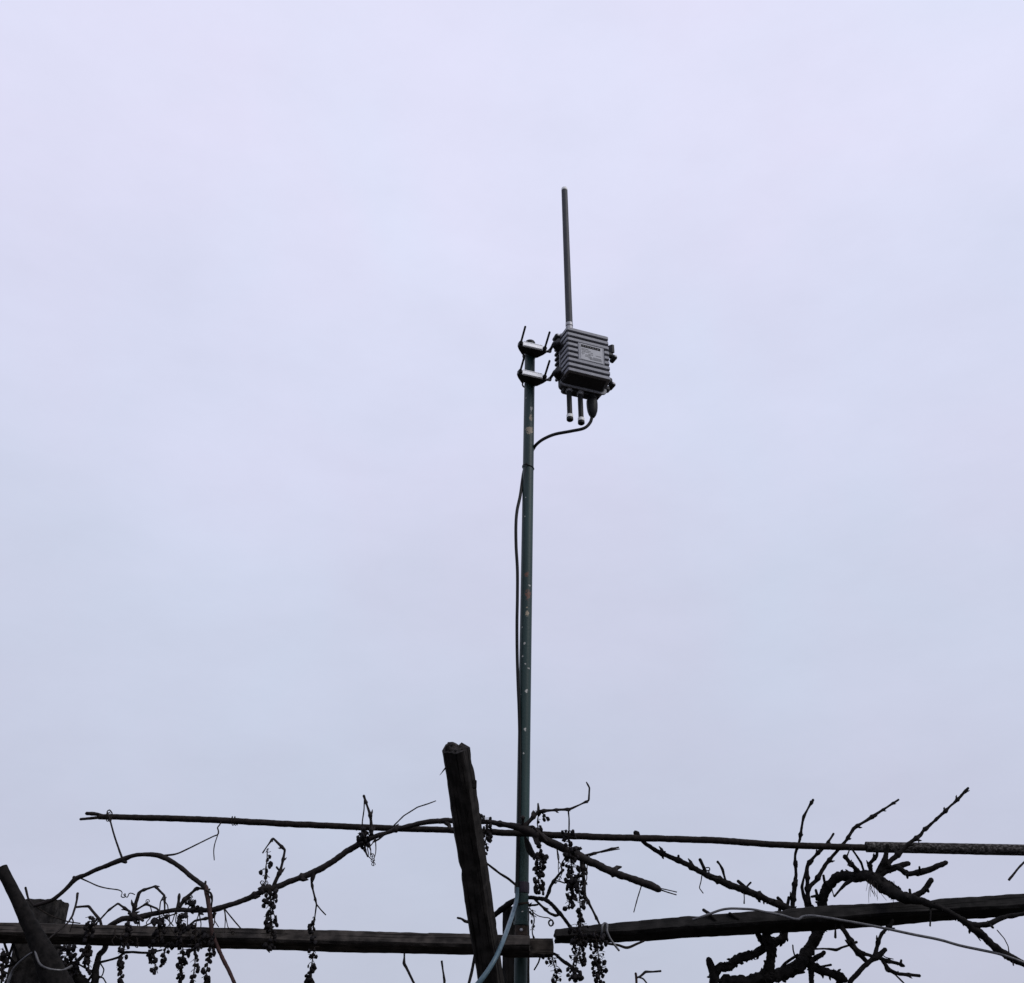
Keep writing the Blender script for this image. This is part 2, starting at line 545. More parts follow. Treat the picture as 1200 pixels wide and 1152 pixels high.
# leaning post: overhangs towards the camera, sawn end up
pe0, pe1 = at(543, 897, 2.78), at(581.5, 1152, 3.24)
ax = (pe0 - pe1).normalized()
foot = pe1 - ax * (pe1.z / ax.z)
top = at(542, 886, 2.768)
n0 = (EYE - pe1); n0 = (n0 - ax * n0.dot(ax)).normalized()
s0 = ax.cross(n0).normalized()
if s0.x < 0: s0 = -s0
ph = R(33)
dn = n0 * math.cos(ph) - s0 * math.sin(ph)      # dark broad face
rn = s0 * math.cos(ph) + n0 * math.sin(ph)      # lighter side face
wd, hd = .070, .056
Lp = (top - foot).dot(ax)
offp = -dn * hd / 2 - rn * wd / 2
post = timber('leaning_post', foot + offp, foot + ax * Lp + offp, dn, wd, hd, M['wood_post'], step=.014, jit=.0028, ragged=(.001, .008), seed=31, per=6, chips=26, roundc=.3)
tag(post, 'thick dark post leaning in front of the beam, with a split rough-sawn top', 'post')
tp = foot + ax * Lp + offp
inv = post.matrix_world.inverted()
for (u, v, l, wv) in ((-.020, .010, .020, .010), (-.008, .016, .013, .007), (.012, .010, .010, .010), (.004, -.012, .010, .009), (-.018, -.012, .013, .008), (.020, -.002, .007, .007)):
    c = tp + rn * u + dn * v - ax * .010
    ring = lambda k, s_, r_: [c + ax * k + rn * (math.cos(a) * wv * s_) + dn * (math.sin(a) * wv * s_) + ax * r_ * math.sin(a * 2 + u * 300) for a in [i * 1.0472 for i in range(6)]]
    MB().loft([ring(0, 1.1, 0), ring(.010, 1, 0), ring(.010 + l, .55, .003)]).xf(inv).build('splinter', M['wood_post'], post, sharp=20)
c = tp - rn * .030 + dn * .02 - ax * .045
MB().loft([[c + Vector(d) * .003 for d in ((1, 0, 0), (0, 0, 1), (-1, 0, 0), (0, 0, -1))],
          [c - s0 * .018 - ax * .018 + Vector(d) * .0006 for d in ((1, 0, 0), (0, 0, 1), (-1, 0, 0), (0, 0, -1))]]).xf(inv).build('splinter', M['wood_post'], post, sharp=20)
nb = MB()
c = at(557.5, 917, 2.80)
nb.box(-.006, .006, -.006, .006, -.011, .011, .002).xf(Matrix.Translation(c + Vector((-.004, .02, 0)))).xf(inv).build('knot', M['wood_black'], post)

# upright post behind the pole
pw = .085
tpz = at(600, 1066, 3.59).z
xl = at(589, 1100, 3.59).x
up = timber('wooden_post', Vector((xl + pw / 2, 3.59 + pw / 2, 0)), Vector((xl + pw / 2, 3.59 + pw / 2, tpz)), Vector((0, -1, 0)), pw, pw, M['wood_black'], step=.03, jit=.003, ragged=(.001, .010), seed=41, chips=14)
tag(up, 'upright black wooden post standing directly behind the green pole', 'post')

# left corner post with crumbled top
xl, xr = at(20.5, 1080, 3.46).x, at(61.5, 1080, 3.46).x
tz = at(45, 1056, 3.46).z
cp = timber('corner_post', Vector(((xl + xr) / 2, 3.46 + .055, 0)), Vector(((xl + xr) / 2, 3.46 + .055, tz)), Vector((0, -1, 0)), xr - xl, .11, M['concrete'], step=.02, jit=.003, ragged=(.001, .006), seed=52, per=9, chips=16, roundc=.05)
tag(cp, 'square upright post at the far left with a crumbled top edge', 'post')

# thick pole leaning across it
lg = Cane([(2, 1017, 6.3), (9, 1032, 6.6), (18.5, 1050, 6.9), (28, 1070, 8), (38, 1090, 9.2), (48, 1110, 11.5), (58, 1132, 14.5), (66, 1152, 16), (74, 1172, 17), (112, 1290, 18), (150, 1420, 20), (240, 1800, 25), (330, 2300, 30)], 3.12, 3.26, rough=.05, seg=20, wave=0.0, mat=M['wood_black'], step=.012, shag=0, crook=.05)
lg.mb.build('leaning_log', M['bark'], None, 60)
log = bpy.data.objects['leaning_log']
tag(log, 'thick round log leaning across the left beam in the lower left corner', 'log')

# ------------------------------------------------------------------ green pole
PA, PB = at(612.2, 1002, 3.5), at(620.4, 455, 3.5)
pax = (PB - PA).normalized()
pr = .0217
pbase = PA - pax * (PA.z / pax.z)


def pole_t(py):
    """distance along the pole where it crosses photograph row py"""
    lo, hi = 0.0, 6.0
    for _ in range(50):
        m_ = (lo + hi) / 2
        p = pbase + pax * m_
        d = p - EYE
        zc = d.y * CP + d.z * SP
        v = 576 - FPX * (d.z * CP - d.y * SP) / zc
        if v > py: lo = m_
        else: hi = m_
    return lo


_x = (Vector((1, 0, 0)) - pax * pax.x).normalized()
PM = Matrix((_x, pax.cross(_x), pax)).transposed().to_4x4()
PM.translation = pbase
pole = thing('antenna_mast', 'tall slender green painted metal pole with chipped paint and rust spots', 'pole', pbase)
pole.matrix_world = PM
PMi = PM.inverted()

nt, b = mat('green_paint')
N, L = nt.nodes, nt.links
t = N.new('ShaderNodeTexCoord')
sp = N.new('ShaderNodeSeparateXYZ'); L.new(t.outputs['Object'], sp.inputs[0])
n1 = N.new('ShaderNodeTexNoise'); n1.inputs['Scale'].default_value = 7; n1.inputs['Detail'].default_value = 6
mp = N.new('ShaderNodeMapping'); mp.inputs['Scale'].default_value = (3, 3, .5)
L.new(t.outputs['Object'], mp.inputs[0]); L.new(mp.outputs[0], n1.inputs['Vector'])
r1 = N.new('ShaderNodeValToRGB')
r1.color_ramp.elements[0].position = .3; r1.color_ramp.elements[0].color = (.006, .022, .021, 1)
r1.color_ramp.elements[1].position = .7; r1.color_ramp.elements[1].color = (.012, .040, .038, 1)
L.new(n1.outputs['Fac'], r1.inputs[0])
cur = r1.outputs[0]
nzc = N.new('ShaderNodeTexNoise'); nzc.inputs['Scale'].default_value = 150; nzc.inputs['Detail'].default_value = 4
L.new(t.outputs['Object'], nzc.inputs['Vector'])
# chips and rust where the photograph shows them: (px, py, radius px, colour, stretch)
BEIGE, RUST, PALE = (.26, .22, .16), (.10, .045, .028), (.36, .36, .34)
for (sx, sy, sr, colr, stz) in ((620.5, 504, 4.6, BEIGE, .7), (621.5, 489, 2.4, BEIGE, .4), (622.5, 479, 1.7, PALE, .35), (616.5, 466, .9, PALE, 1), (617.2, 673, 3.0, RUST, .7),
                                (618.6, 697, 3.6, RUST, .42), (620.6, 686, 1.6, PALE, 1.2), (617.3, 712, 1.3, BEIGE, 1), (618, 719, 2.9, BEIGE, .8), (611.7, 735, 1, PALE, 1),
                                (614.6, 754, 1.4, PALE, .8), (612.5, 769, 1.1, PALE, .8), (615.5, 778, 1, PALE, 1), (617, 810, 2.0, PALE, .8), (610.5, 813, .8, PALE, 1),
                                (615.3, 855, 1.7, PALE, .7), (608.5, 882, 1.6, PALE, .8), (613.3, 883, 1.3, PALE, .8), (607.5, 995, 1.2, PALE, 1), (618.5, 783, .8, PALE, 1),
                                (615, 605, .9, PALE, 1), (616.3, 583, .9, PALE, 1), (620, 783, 1.0, PALE, 1), (612, 1068, 1.2, PALE, 1)):
    P3 = PMi @ at(sx, sy, 3.5 - pr * .9)
    sub = N.new('ShaderNodeVectorMath'); sub.operation = 'SUBTRACT'; sub.inputs[1].default_value = P3
    L.new(t.outputs['Object'], sub.inputs[0])
    ml = N.new('ShaderNodeVectorMath'); ml.operation = 'MULTIPLY'; ml.inputs[1].default_value = (1, .25, stz)
    L.new(sub.outputs[0], ml.inputs[0])
    ln = N.new('ShaderNodeVectorMath'); ln.operation = 'LENGTH'; L.new(ml.outputs[0], ln.inputs[0])
    rad = sr * unit(sy, 3.5)
    ad = N.new('ShaderNodeMath'); ad.operation = 'MULTIPLY_ADD'; ad.inputs[1].default_value = rad * 2.6
    L.new(nzc.outputs['Fac'], ad.inputs[0]); L.new(ln.outputs['Value'], ad.inputs[2])
    lt = N.new('ShaderNodeMath'); lt.operation = 'LESS_THAN'; lt.inputs[1].default_value = rad * 2.05
    L.new(ad.outputs[0], lt.inputs[0])
    mx = N.new('ShaderNodeMix'); mx.data_type = 'RGBA'; mx.inputs[7].default_value = (*colr, 1)
    L.new(lt.outputs[0], mx.inputs['Factor']); L.new(cur, mx.inputs[6]); cur = mx.outputs[2]
L.new(cur, b.inputs['Base Color'])
b.inputs['Roughness'].default_value = .5
b.inputs['Specular IOR Level'].default_value = .35
bp = N.new('ShaderNodeBump'); bp.inputs['Strength'].default_value = .35; bp.inputs['Distance'].default_value = .002
L.new(nzc.outputs['Fac'], bp.inputs['Height']); L.new(bp.outputs[0], b.inputs['Normal'])

tt, tb = pole_t(404), pole_t(1083)
MB().lathe([(pr, tb + (tt - tb) * i / 40) for i in range(41)], seg=28).build('pipe', M['green_paint'], pole)
MB().lathe([(pr * .6, tt - .002), (pr * 1.06, tt), (pr * 1.06, tt + .006), (pr * .95, tt + .013), (pr * .6, tt + .019), (pr * .15, tt + .021)], seg=24).build('end_cap', M['black_plastic'], pole, 60)
MB().lathe([(pr * .8, tb - .004), (pr * 1.14, tb - .003), (pr * 1.14, tb + .008), (pr * 1.0, tb + .010)], seg=28).build('collar', M['green_paint'], pole)
low = MB().lathe([(pr * .93, 0), (pr * .93, tb * .5), (pr * .93, tb - .001)], seg=24).build('lower_pipe', M['green_paint'], pole)
MB().lathe([(pr * .935, tb - .075), (pr * .955, tb - .073), (pr * .955, tb - .006), (pr * .935, tb - .005)], seg=24).build('rusted_band', M['rust'], pole)
bt = pole_t(1090.5)
bm_ = Matrix.Translation((0, -pr * .93 + .001, bt)) @ Matrix.Rotation(R(90), 4, 'X')
MB().lathe([(.0055, 0), (.0055, .002), (.0042, .004), (.001, .005)], bm_, 6).build('bolt', M['alloy'], pole)
ta, tz_ = pole_t(1047), pole_t(1034)
tape = MB().lathe([(pr + .0003, ta), (pr + .0022, ta + .001), (pr + .0028, (ta + tz_) / 2), (pr + .002, tz_ - .001), (pr + .0003, tz_)], seg=28).build('tape_wrap', M['purple_tape'], None)
tape.matrix_world = PM
tag(tape, 'dark purplish tape wrapped round the lower part of the green pole', 'tape')


def pole_ring(name, py, r, material, tilt, extra=0.0, turns=1, label=None, cat=None):
    """wire or tie bound round the pole"""
    t_ = pole_t(py)
    P = []
    ns = 28 * turns
    for i in range(ns + 1):
        a = 2 * math.pi * i / 28
        P.append(Vector(((pr + r + extra) * math.cos(a), (pr + r + extra) * math.sin(a), t_ + tilt * math.cos(a) + (i / ns) * r * 2.4 * turns)))
    mb = MB(); tube(mb, P, [r] * len(P), 7)
    o = mb.build(name, material, None)
    o.matrix_world = PM
    return tag(o, label, cat)


pole_ring('binding_wire', 1061.5, .0013, M['rust'], .004, turns=2, label='rusty wire bound round the green pole just above its collar', cat='wire')

# ------------------------------------------------------------------ cable down the pole
yF = 3.5 - pr - .004
cab = Cane([(693.5, 478, 1.9, 3.520), (693.5, 489, 1.9, 3.520), (691, 496, 1.9, 3.517), (684, 502, 1.9, 3.51), (668, 505.5, 1.9, 3.50), (650, 509, 1.9, 3.49), (637, 514.5, 1.9, 3.483),
            (629, 520.5, 1.9, 3.485), (625, 526, 1.9, 3.508), (620, 536, 1.9, 3.528), (616, 546, 1.9, 3.524), (613.2, 556, 1.9, 3.505), (609.8, 580, 1.9, 3.49), (606, 598, 1.9, 3.478), (604.6, 615, 1.9, 3.472), (604.8, 640, 1.9, 3.47),
            (606.3, 668, 1.9, 3.472), (606.3, 700, 1.9, 3.474), (605.8, 730, 1.9, 3.474), (606, 765, 1.9, 3.476), (607, 800, 1.9, 3.478), (608.3, 830, 2, 3.478), (609, 860, 2, yF + .006), (609.2, 900, 2, yF + .003),
            (608.5, 950, 2, yF + .003), (607, 1000, 2, yF + .004), (606, 1038, 2, yF + .003), (606, 1046, 2, yF)], 3.47, sharp=False, rough=0, crook=0, wave=0, seg=10, mat=M['black_cable'], step=.006)
tag(cab.mb.build('data_cable', M['black_cable']), 'thin black cable running from the grey box down along the green pole', 'cable')

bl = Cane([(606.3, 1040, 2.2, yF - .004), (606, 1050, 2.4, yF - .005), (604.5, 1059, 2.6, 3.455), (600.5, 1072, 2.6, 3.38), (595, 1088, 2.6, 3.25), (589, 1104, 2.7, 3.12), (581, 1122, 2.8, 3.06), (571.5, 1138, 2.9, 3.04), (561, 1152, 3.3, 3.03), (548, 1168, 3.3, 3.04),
           (530, 1210, 3.3, 3.09), (520, 1290, 3.3, 3.09)], 3.2, sharp=False, rough=0, crook=0, wave=0, seg=12, mat=M['sky_tinted_cable'], step=.006)
tag(bl.mb.build('sky_tinted_cable', M['sky_tinted_cable']), 'lower cable with sky reflection painted in blue grey, curving away from the foot of the green pole', 'cable')

# cable tie: band round pole and cable with its cut tail
tie = thing('cable_tie', 'small black cable tie holding the cable against the green pole', 'cable tie', pbase)
tie.matrix_world = PM
t_ = pole_t(548.5)
P = [Vector(((pr + .0012 + .006 * max(0, math.cos(a - R(236))) ** 8) * math.cos(a), (pr + .0012 + .006 * max(0, math.cos(a - R(236))) ** 8) * math.sin(a), t_ - .004 * math.cos(a))) for a in [2 * math.pi * i / 40 for i in range(41)]]
mb = MB(); tube(mb, P, [.0019] * 41, 6); mb.build('band', M['black_plastic'], tie)
MB().box(-.004, .004, -.003, .003, -.003, .003, .0008).xf(Matrix.Translation((-.008, -pr - .006, t_ + .003))).build('tie_head', M['black_plastic'], tie)
mb = MB(); tube(mb, [Vector((-.008, -pr - .006, t_)), Vector((-.009, -pr - .010, t_ - .015)), Vector((-.014, -pr - .012, t_ - .05)), Vector((-.018, -pr - .011, t_ - .085))], [.0016, .0015, .0013, .0009], 5)
mb.build('tail', M['black_plastic'], tie)

# ------------------------------------------------------------------ pole clamps
def pole_clamp(py, label, psi=R(12), roll=R(6.5)):
    t_ = pole_t(py)
    o = pbase + pax * t_ + Vector((-.004, 0, 0))
    r = thing('pole_clamp', label, 'clamp', o, 'pipe clamps on the green pole')
    r.rotation_euler = (Matrix.Rotation(psi, 4, 'Z') @ Matrix.Rotation(roll, 4, 'Y')).to_euler()
    h = .010
    # jaw: trapezoid in plan between the bright bar and the pole, notched where it grips the pole
    out_ = [(-.058, -.070), (.058, -.070), (.063, -.063), (.054, -.045), (.034, -.017), (.0242, -.012), (.0235, -.0225), (-.0235, -.0225), (-.0242, -.012), (-.034, -.017), (-.054, -.045), (-.063, -.063)]
    MB().loft([[Vector((x, y, -h)) for x, y in out_], [Vector((x, y, h * .9)) for x, y in out_]]).build('jaw', M['steel_dark'], r, 25)
    P = [Vector((.0255, -.02, 0))] + [Vector((.0255 * math.cos(a), .0255 * math.sin(a), 0)) for a in [math.pi * i / 14 for i in range(15)]] + [Vector((-.0255, -.02, 0))]
    mb = MB(); tube(mb, P, [.0034] * len(P), 8); mb.build('u_bolt', M['steel_dark'], r)
    # bright front plate with turned edges
    Mt = Matrix.Translation((0, -.0735, 0)) @ Matrix.Rotation(R(-22), 4, 'X')
    MB().box(-.043, .043, -.003, .003, -.0160, .0195, .0012).box(-.040, .040, -.0050, -.0028, .0150, .0188, .0008).box(-.040, .040, -.0050, -.0028, -.0150, -.0115, .0008).xf(Mt).build('front_plate', M['galvanised'], r, 25)
    for s in (-1, 1):
        x = s * .052
        P0, P1 = Vector((x, -.064, .002)), Vector((x - .004, -.172, .012))
        mb = MB(); tube(mb, [P0.lerp(P1, i / 30) for i in range(31)], [.0042 + (.0006 if i % 2 else 0) for i in range(31)], 8)
        mb.build('threaded_rod', M['steel_dark'], r)
        Mn = axis_matrix(Vector((x, -.0705, .002)), P1)
        MB().lathe([(.006, 0), (.0092, .001), (.0092, .009), (.006, .0105)], Mn, 6).build('nut', M['steel_dark'], r, 25)
        MB().lathe([(.0095, -.006), (.011, -.005), (.011, -.0035), (.0095, -.003)], Mn, 14).build('washer', M['alloy'], r, 25)
    return r, o


clampU, cU = pole_clamp(418.0, 'upper of the two bright metal clamps at the top of the green pole')
clampL, cL = pole_clamp(451.0, 'lower of the two bright metal clamps at the top of the green pole')

# ------------------------------------------------------------------ grey outdoor gateway box
psi = R(21.3)
BO = at(690, 413.6, 3.405)
box = thing('gateway_box', 'grey finned metal box with a tall rod antenna mounted beside the pole top', 'gateway box', BO)
box.rotation_euler = (0, 0, psi)
W, H, D = .193, .236, .074


def rrect(w, h, r, y, n=5, dx=0, dz=0):
    pts = []
    for cx_, cz_, a0 in ((w / 2 - r, h / 2 - r, 0), (-w / 2 + r, h / 2 - r, 90), (-w / 2 + r, -h / 2 + r, 180), (w / 2 - r, -h / 2 + r, 270)):
        for i in range(n + 1):
            a = R(a0 + 90 * i / n)
            pts.append(Vector((cx_ + r * math.cos(a) + dx, y, cz_ + r * math.sin(a) + dz)))
    return pts


# core of the cover (groove floor, shade painted in), flange and rear half
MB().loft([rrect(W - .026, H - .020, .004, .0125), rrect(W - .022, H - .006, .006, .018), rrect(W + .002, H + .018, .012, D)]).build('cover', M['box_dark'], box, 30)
MB().loft([rrect(W + .016, H + .034, .020, D, dx=.007), rrect(W + .020, H + .038, .021, D + .0015, dx=.007), rrect(W + .020, H + .038, .021, D + .007, dx=.007), rrect(W + .014, H + .032, .019, D + .009, dx=.007)]).build('flange', M['box_grey'], box, 30)
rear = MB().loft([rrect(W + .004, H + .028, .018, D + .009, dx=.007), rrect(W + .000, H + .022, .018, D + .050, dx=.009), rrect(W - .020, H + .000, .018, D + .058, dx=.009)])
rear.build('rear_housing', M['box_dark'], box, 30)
# cooling fins: horizontal slabs, the middle four broken by the label panel
pitch = H / 9
fh = .0153


def fin_prism(x0f, x1f, x0b, x1b, y0, y1, z0, z1, ch=.004):
    def ring(i, z):
        return [Vector((x0f + ch + i, y0 + i, z)), Vector((x1f - ch - i, y0 + i, z)), Vector((x1f - i, y0 + ch, z)), Vector((x1b - i, y1, z)), Vector((x0b + i, y1, z)), Vector((x0f + i, y0 + ch, z))]
    b_ = .0014
    return MB().loft([ring(b_, z0), ring(0, z0 + b_), ring(0, z1 - b_), ring(b_, z1)])


for k in range(9):
    zc = H / 2 - pitch * (k + .5)
    z0, z1 = zc - fh / 2, zc + fh / 2
    if k in (3, 4, 5):
        fin_prism(-W / 2, -W / 2 + .050, -W / 2 - .002, -W / 2 + .05, 0, D - .006, z0, z1).build('fin', M['box_grey'], box, 25)
        fin_prism(W / 2 - .026, W / 2, W / 2 - .026, W / 2 + .010, 0, D - .006, z0, z1).build('fin', M['box_grey'], box, 25)
    else:
        fin_prism(-W / 2, W / 2, -W / 2 - .002, W / 2 + .010, 0, D - .006, z0, z1).build('fin', M['box_grey'], box, 25)
pz0, pz1 = H / 2 - pitch * 6 - .004, H / 2 - pitch * 3 + .004
px0, px1 = -W / 2 + .049, W / 2 - .025
MB().box(px0, px1, .0003, .014, pz0, pz1, .0012).build('panel', M['box_grey'], box, 25)
lab = MB().box(px0 + .010, px1 - .008, -.0006, .001, pz0 + .003, pz1 - .003, .0003).build('label_plate', M['label_silver'], box, 25)
lx0, lx1, lz0, lz1 = px0 + .012, px1 - .010, pz0 + .005, pz1 - .005
lw, lh = lx1 - lx0, lz1 - lz0
MB().box(lx0 + .01 * lw, lx0 + .92 * lw, -.0011, -.0004, lz1 - .20 * lh, lz1 - .03 * lh).build('header_bar', M['label_ink'], lab)
mbp = MB()
xx = lx0 + .08 * lw
for wv in (.08, .05, .10, .06, .09, .05, .10, .05, .07):
    if xx + wv * lw < lx0 + .88 * lw:
        mbp.box(xx, xx + wv * lw * .75, -.0014, -.0010, lz1 - .145 * lh, lz1 - .09 * lh)
    xx += wv * lw + .004
mbp.build('header_print', M['label_white'], lab)
mbp = MB()
for (z_, spans) in ((.30, ((.02, .35),)), (.39, ((.02, .22), (.26, .46))), (.49, ((.03, .40), (.44, .56))), (.60, ((.02, .16), (.34, .56), (.70, .94))), (.68, ((.05, .1), (.20, .44))),
                    (.77, ((.18, .5), (.56, .95))), (.84, ((.34, .96),)), (.91, ((.4, .95),))):
    for (a, c_) in spans:
        mbp.box(lx0 + a * lw, lx0 + c_ * lw, -.0011, -.0005, lz1 - (z_ + .022) * lh, lz1 - (z_ - .022) * lh)
mbp.build('print_lines', M['label_print'], lab)

# lugs and latches
RX90 = Matrix.Rotation(R(90), 4, 'X')


def lug(x, z, y=D + .004, s=1.0, name='lug', m='steel_dark'):
    mb = MB().lathe([(.006 * s, -.020), (.011 * s, -.019), (.012 * s, .012), (.008 * s, .018), (.003 * s, .020)], Matrix.Translation((x, y, z)) @ RX90, 14)
    return mb.build(name, M[m], box, 30)


hw, hh = W / 2 + .018, H / 2 + .019
hwl = W / 2 + .003
for (x, z) in ((-hwl - .011, hh - .030), (hw + .042, hh - .068), (hw + .026, -hh + .058)):
    l_ = lug(x, z, s=1.0)
    MB().lathe([(.006, 0), (.006, .003), (.004, .004)], Matrix.Translation((x, D - .014, z)) @ RX90, 6).build('screw', M['alloy'], l_)
MB().box(hw - .006, hw + .040, D - .008, D + .016, hh - .066, hh - .044, .006).build('hinge_tab', M['steel_dark'], box, 25)
fin_prism(hw + .028, hw + .042, hw + .018, hw + .036, D - .012, D + .004, hh - .046, hh - .004, .003).build('hinge_tab', M['steel_dark'], box, 25)
MB().box(hw - .010, hw + .026, D - .010, D + .018, -hh + .064, -hh + .092, .006).build('hinge_tab', M['steel_dark'], box, 25)
MB().box(hw - .006, hw + .016, D - .004, D + .022, -hh + .024, -hh + .050, .006).build('hinge_tab', M['steel_dark'], box, 25)
for k in range(7):
    z_ = -.09 + k * .026
    MB().box(-hwl - .003, -hwl + .008, D + .014, D + .05, z_, z_ + .012, .002).build('side_rib', M['box_dark'], box, 25)
# foot of the rear housing (under side rail)
MB().box(-W / 2 + .02, W / 2 - .005, D + .014, D + .056, -hh - .006, -hh + .014, .006).build('bottom_rail', M['box_dark'], box, 25)

# arms towards the clamps
Bmat = Matrix.Translation(BO) @ Matrix.Rotation(psi, 4, 'Z')
Binv = Bmat.inverted()
for cl, dz in ((clampU, .0), (clampL, .0)):
    cm = Matrix.Translation(cl.location) @ cl.rotation_euler.to_matrix().to_4x4()
    tip = Binv @ (cm @ Vector((.064, -.060, 0)))
    knee = tip + Vector((.012, .002, .004))
    end = Vector((-hwl + .006, D + .012, tip.z + .010))
    mid = Vector((-hwl - .030, D - .012, tip.z + .012))
    arm = MB(); tube(arm, [mid + Vector((-.004, 0, 0)), mid, mid.lerp(end, .35), mid.lerp(end, .7), end], [.008, .013, .016, .018, .019], 14)
    a_ = arm.build('mounting_arm', M['steel_dark'], box, 35)
    b_ = MB(); tube(b_, [tip + Vector((-.016, .004, -.001)), tip, knee, knee.lerp(mid, .5), mid], [.0045, .005, .007, .006, .008], 10)
    b_.build('link_rod', M['steel_dark'], a_)
    MB().lathe([(.003, -.008), (.0085, -.005), (.0095, 0), (.0085, .005), (.003, .008)], Matrix.Translation(knee + Vector((0, -.004, 0))) @ Matrix.Rotation(R(60), 4, 'X'), 12).build('ball_nut', M['alloy'], a_, 50)
    MB().box(mid.x + .006, mid.x + .020, mid.y - .026, mid.y + .01, mid.z - .012, mid.z + .014, .004).build('arm_collar', M['box_dark'], a_, 25)
    MB().box(mid.x + .024, end.x + .006, mid.y - .022, end.y, mid.z - .020, mid.z - .002, .005).build('arm_bracket', M['box_dark'], a_, 25)

# rod antenna on top
def boxpt(px, py, Y):
    return Binv @ at(px, py, Y)


ya = 3.478
A0, A1 = boxpt(667.2, 384, ya), boxpt(662.0, 223, ya)
A1 = Vector((A0.x, A0.y, A1.z))
La = A1.z - A0.z
ru = unit(300, ya)
ant = MB(); tube(ant, [A0.lerp(A1, i / 12) for i in range(13)], [4.0 * ru * (1 - .06 * i / 12) for i in range(13)], 18, blunt=True)
an = ant.build('antenna', M['antenna_grey'], box, 40)
MB().lathe([(.010, -.02), (.0155, -.018), (.0155, .004), (.0145, .006), (.0162, .008), (.0162, .022), (.0148, .024)], Matrix.Translation(A0), 18).build('ferrule', M['alloy'], an, 30)
MB().lathe([(.0120, -.004), (.0146, -.003), (.0148, .008), (.0135, .012), (.009, .0135)], Matrix.Translation(A1), 18).build('tip_cap', M['white_ring'], an, 40)

# two stub antennas and the cable gland underneath
for (ax0, ay0, ax1, ay1, yy) in ((666.6, 453, 667.2, 493, 3.476), (679.6, 457, 680.4, 497, 3.493)):
    p0, p1 = boxpt(ax0, ay0, yy), boxpt(ax1, ay1, yy)
    Ms = Matrix.Translation(p0) @ Matrix.Rotation(R(180), 4, 'X')
    ln_ = p0.z - p1.z
    k = unit(475, yy)
    s_ = MB().lathe([(3.0 * k, -.012), (3.5 * k, .0), (3.5 * k, .020), (3.1 * k, .022), (3.1 * k, ln_ - .030), (3.4 * k, ln_ - .028)], Ms, 16).build('stub_antenna', M['black_plastic'], box, 35)
    MB().lathe([(3.2 * k, .0005), (3.9 * k, .001), (3.9 * k, .014), (3.4 * k, .016), (4.0 * k, .018), (4.0 * k, .0255), (3.3 * k, .028)], Ms, 16).build('ferrule', M['alloy'], s_, 30)
    MB().lathe([(3.3 * k, ln_ - .029), (3.9 * k, ln_ - .028), (3.9 * k, ln_ - .0145), (3.4 * k, ln_ - .014)], Ms, 16).build('ring', M['white_ring'], s_, 30)
    MB().lathe([(3.3 * k, ln_ - .0142), (4.0 * k, ln_ - .013), (4.0 * k, ln_ - .003), (3.2 * k, ln_), (2.2 * k, ln_), (2.0 * k, ln_ - .004), (.5 * k, ln_ - .004)], Ms, 16).build('end_cap', M['black_plastic'], s_, 30)
g0, g1 = boxpt(693.3, 463, 3.520), boxpt(693.4, 489, 3.520)
k = unit(475, 3.520)
gl = g0.z - g1.z
Mg = Matrix.Translation(g0) @ Matrix.Rotation(R(180), 4, 'X')
MB().lathe([(5.4 * k, -.004), (5.8 * k, 0), (5.8 * k, .020), (5.2 * k, .023), (6.5 * k, .030), (6.7 * k, .045), (6.5 * k, gl - .048), (5.9 * k, gl - .03), (4.4 * k, gl - .012), (2.4 * k, gl), (1.9 * k, gl)], Mg, 18).build('cable_gland', M['black_plastic'], box, 35)

# ------------------------------------------------------------------ horizontal rod and pipe
def twin(ptsU, name, m, rough, seg, freq=None):
    pass


rodpts = [(116, 957, 3.2), (180, 958.6, 3.6), (240, 960.4, 3.7), (300, 963.6, 3.7), (380, 967.6, 3.7), (455, 970.5, 3.6), (530, 973, 3.6), (605, 976.5, 3.8), (700, 980.8, 3.9), (780, 983, 3.9), (845, 985.3, 3.9), (900, 989.2, 3.8), (960, 991.8, 3.8), (1016, 993.2, 3.8), (1050, 994, 3.8)]
rod = Cane(rodpts, 3.445, 3.445, sharp=False, rough=.08, seg=10, wave=0, mat=M['rebar'], step=.004, crook=.10)
rr_ = thing('support_rod', 'long thin dark rod lying across the pole with a forked left end', 'rod', rod.base)
rod.part('shaft', rr_)
shoot(rod, rr_, [(120, 955.5, 1.6), (108, 953.3, 2.2), (101, 953, 2.0)], 'prong', rough=.2)
shoot(rod, rr_, [(120, 958, 1.8), (106, 959, 1.7), (94, 960, 1.5)], 'prong', rough=.2)
pipe = Cane([(1015, 992.6, 6.0), (1060, 993.4, 6.1), (1110, 994.4, 6.2), (1160, 995.5, 6.3), (1215, 996.6, 6.3), (1420, 1001, 6.4)], 3.445, 3.445, sharp=False, rough=.03, seg=18, wave=0, mat=M['old_pipe'], step=.006, crook=.0)
tag(pipe.mb.build('metal_pipe', M['old_pipe'], None, 50), 'mottled rusty metal pipe sleeved over the rod end at the right', 'pipe')

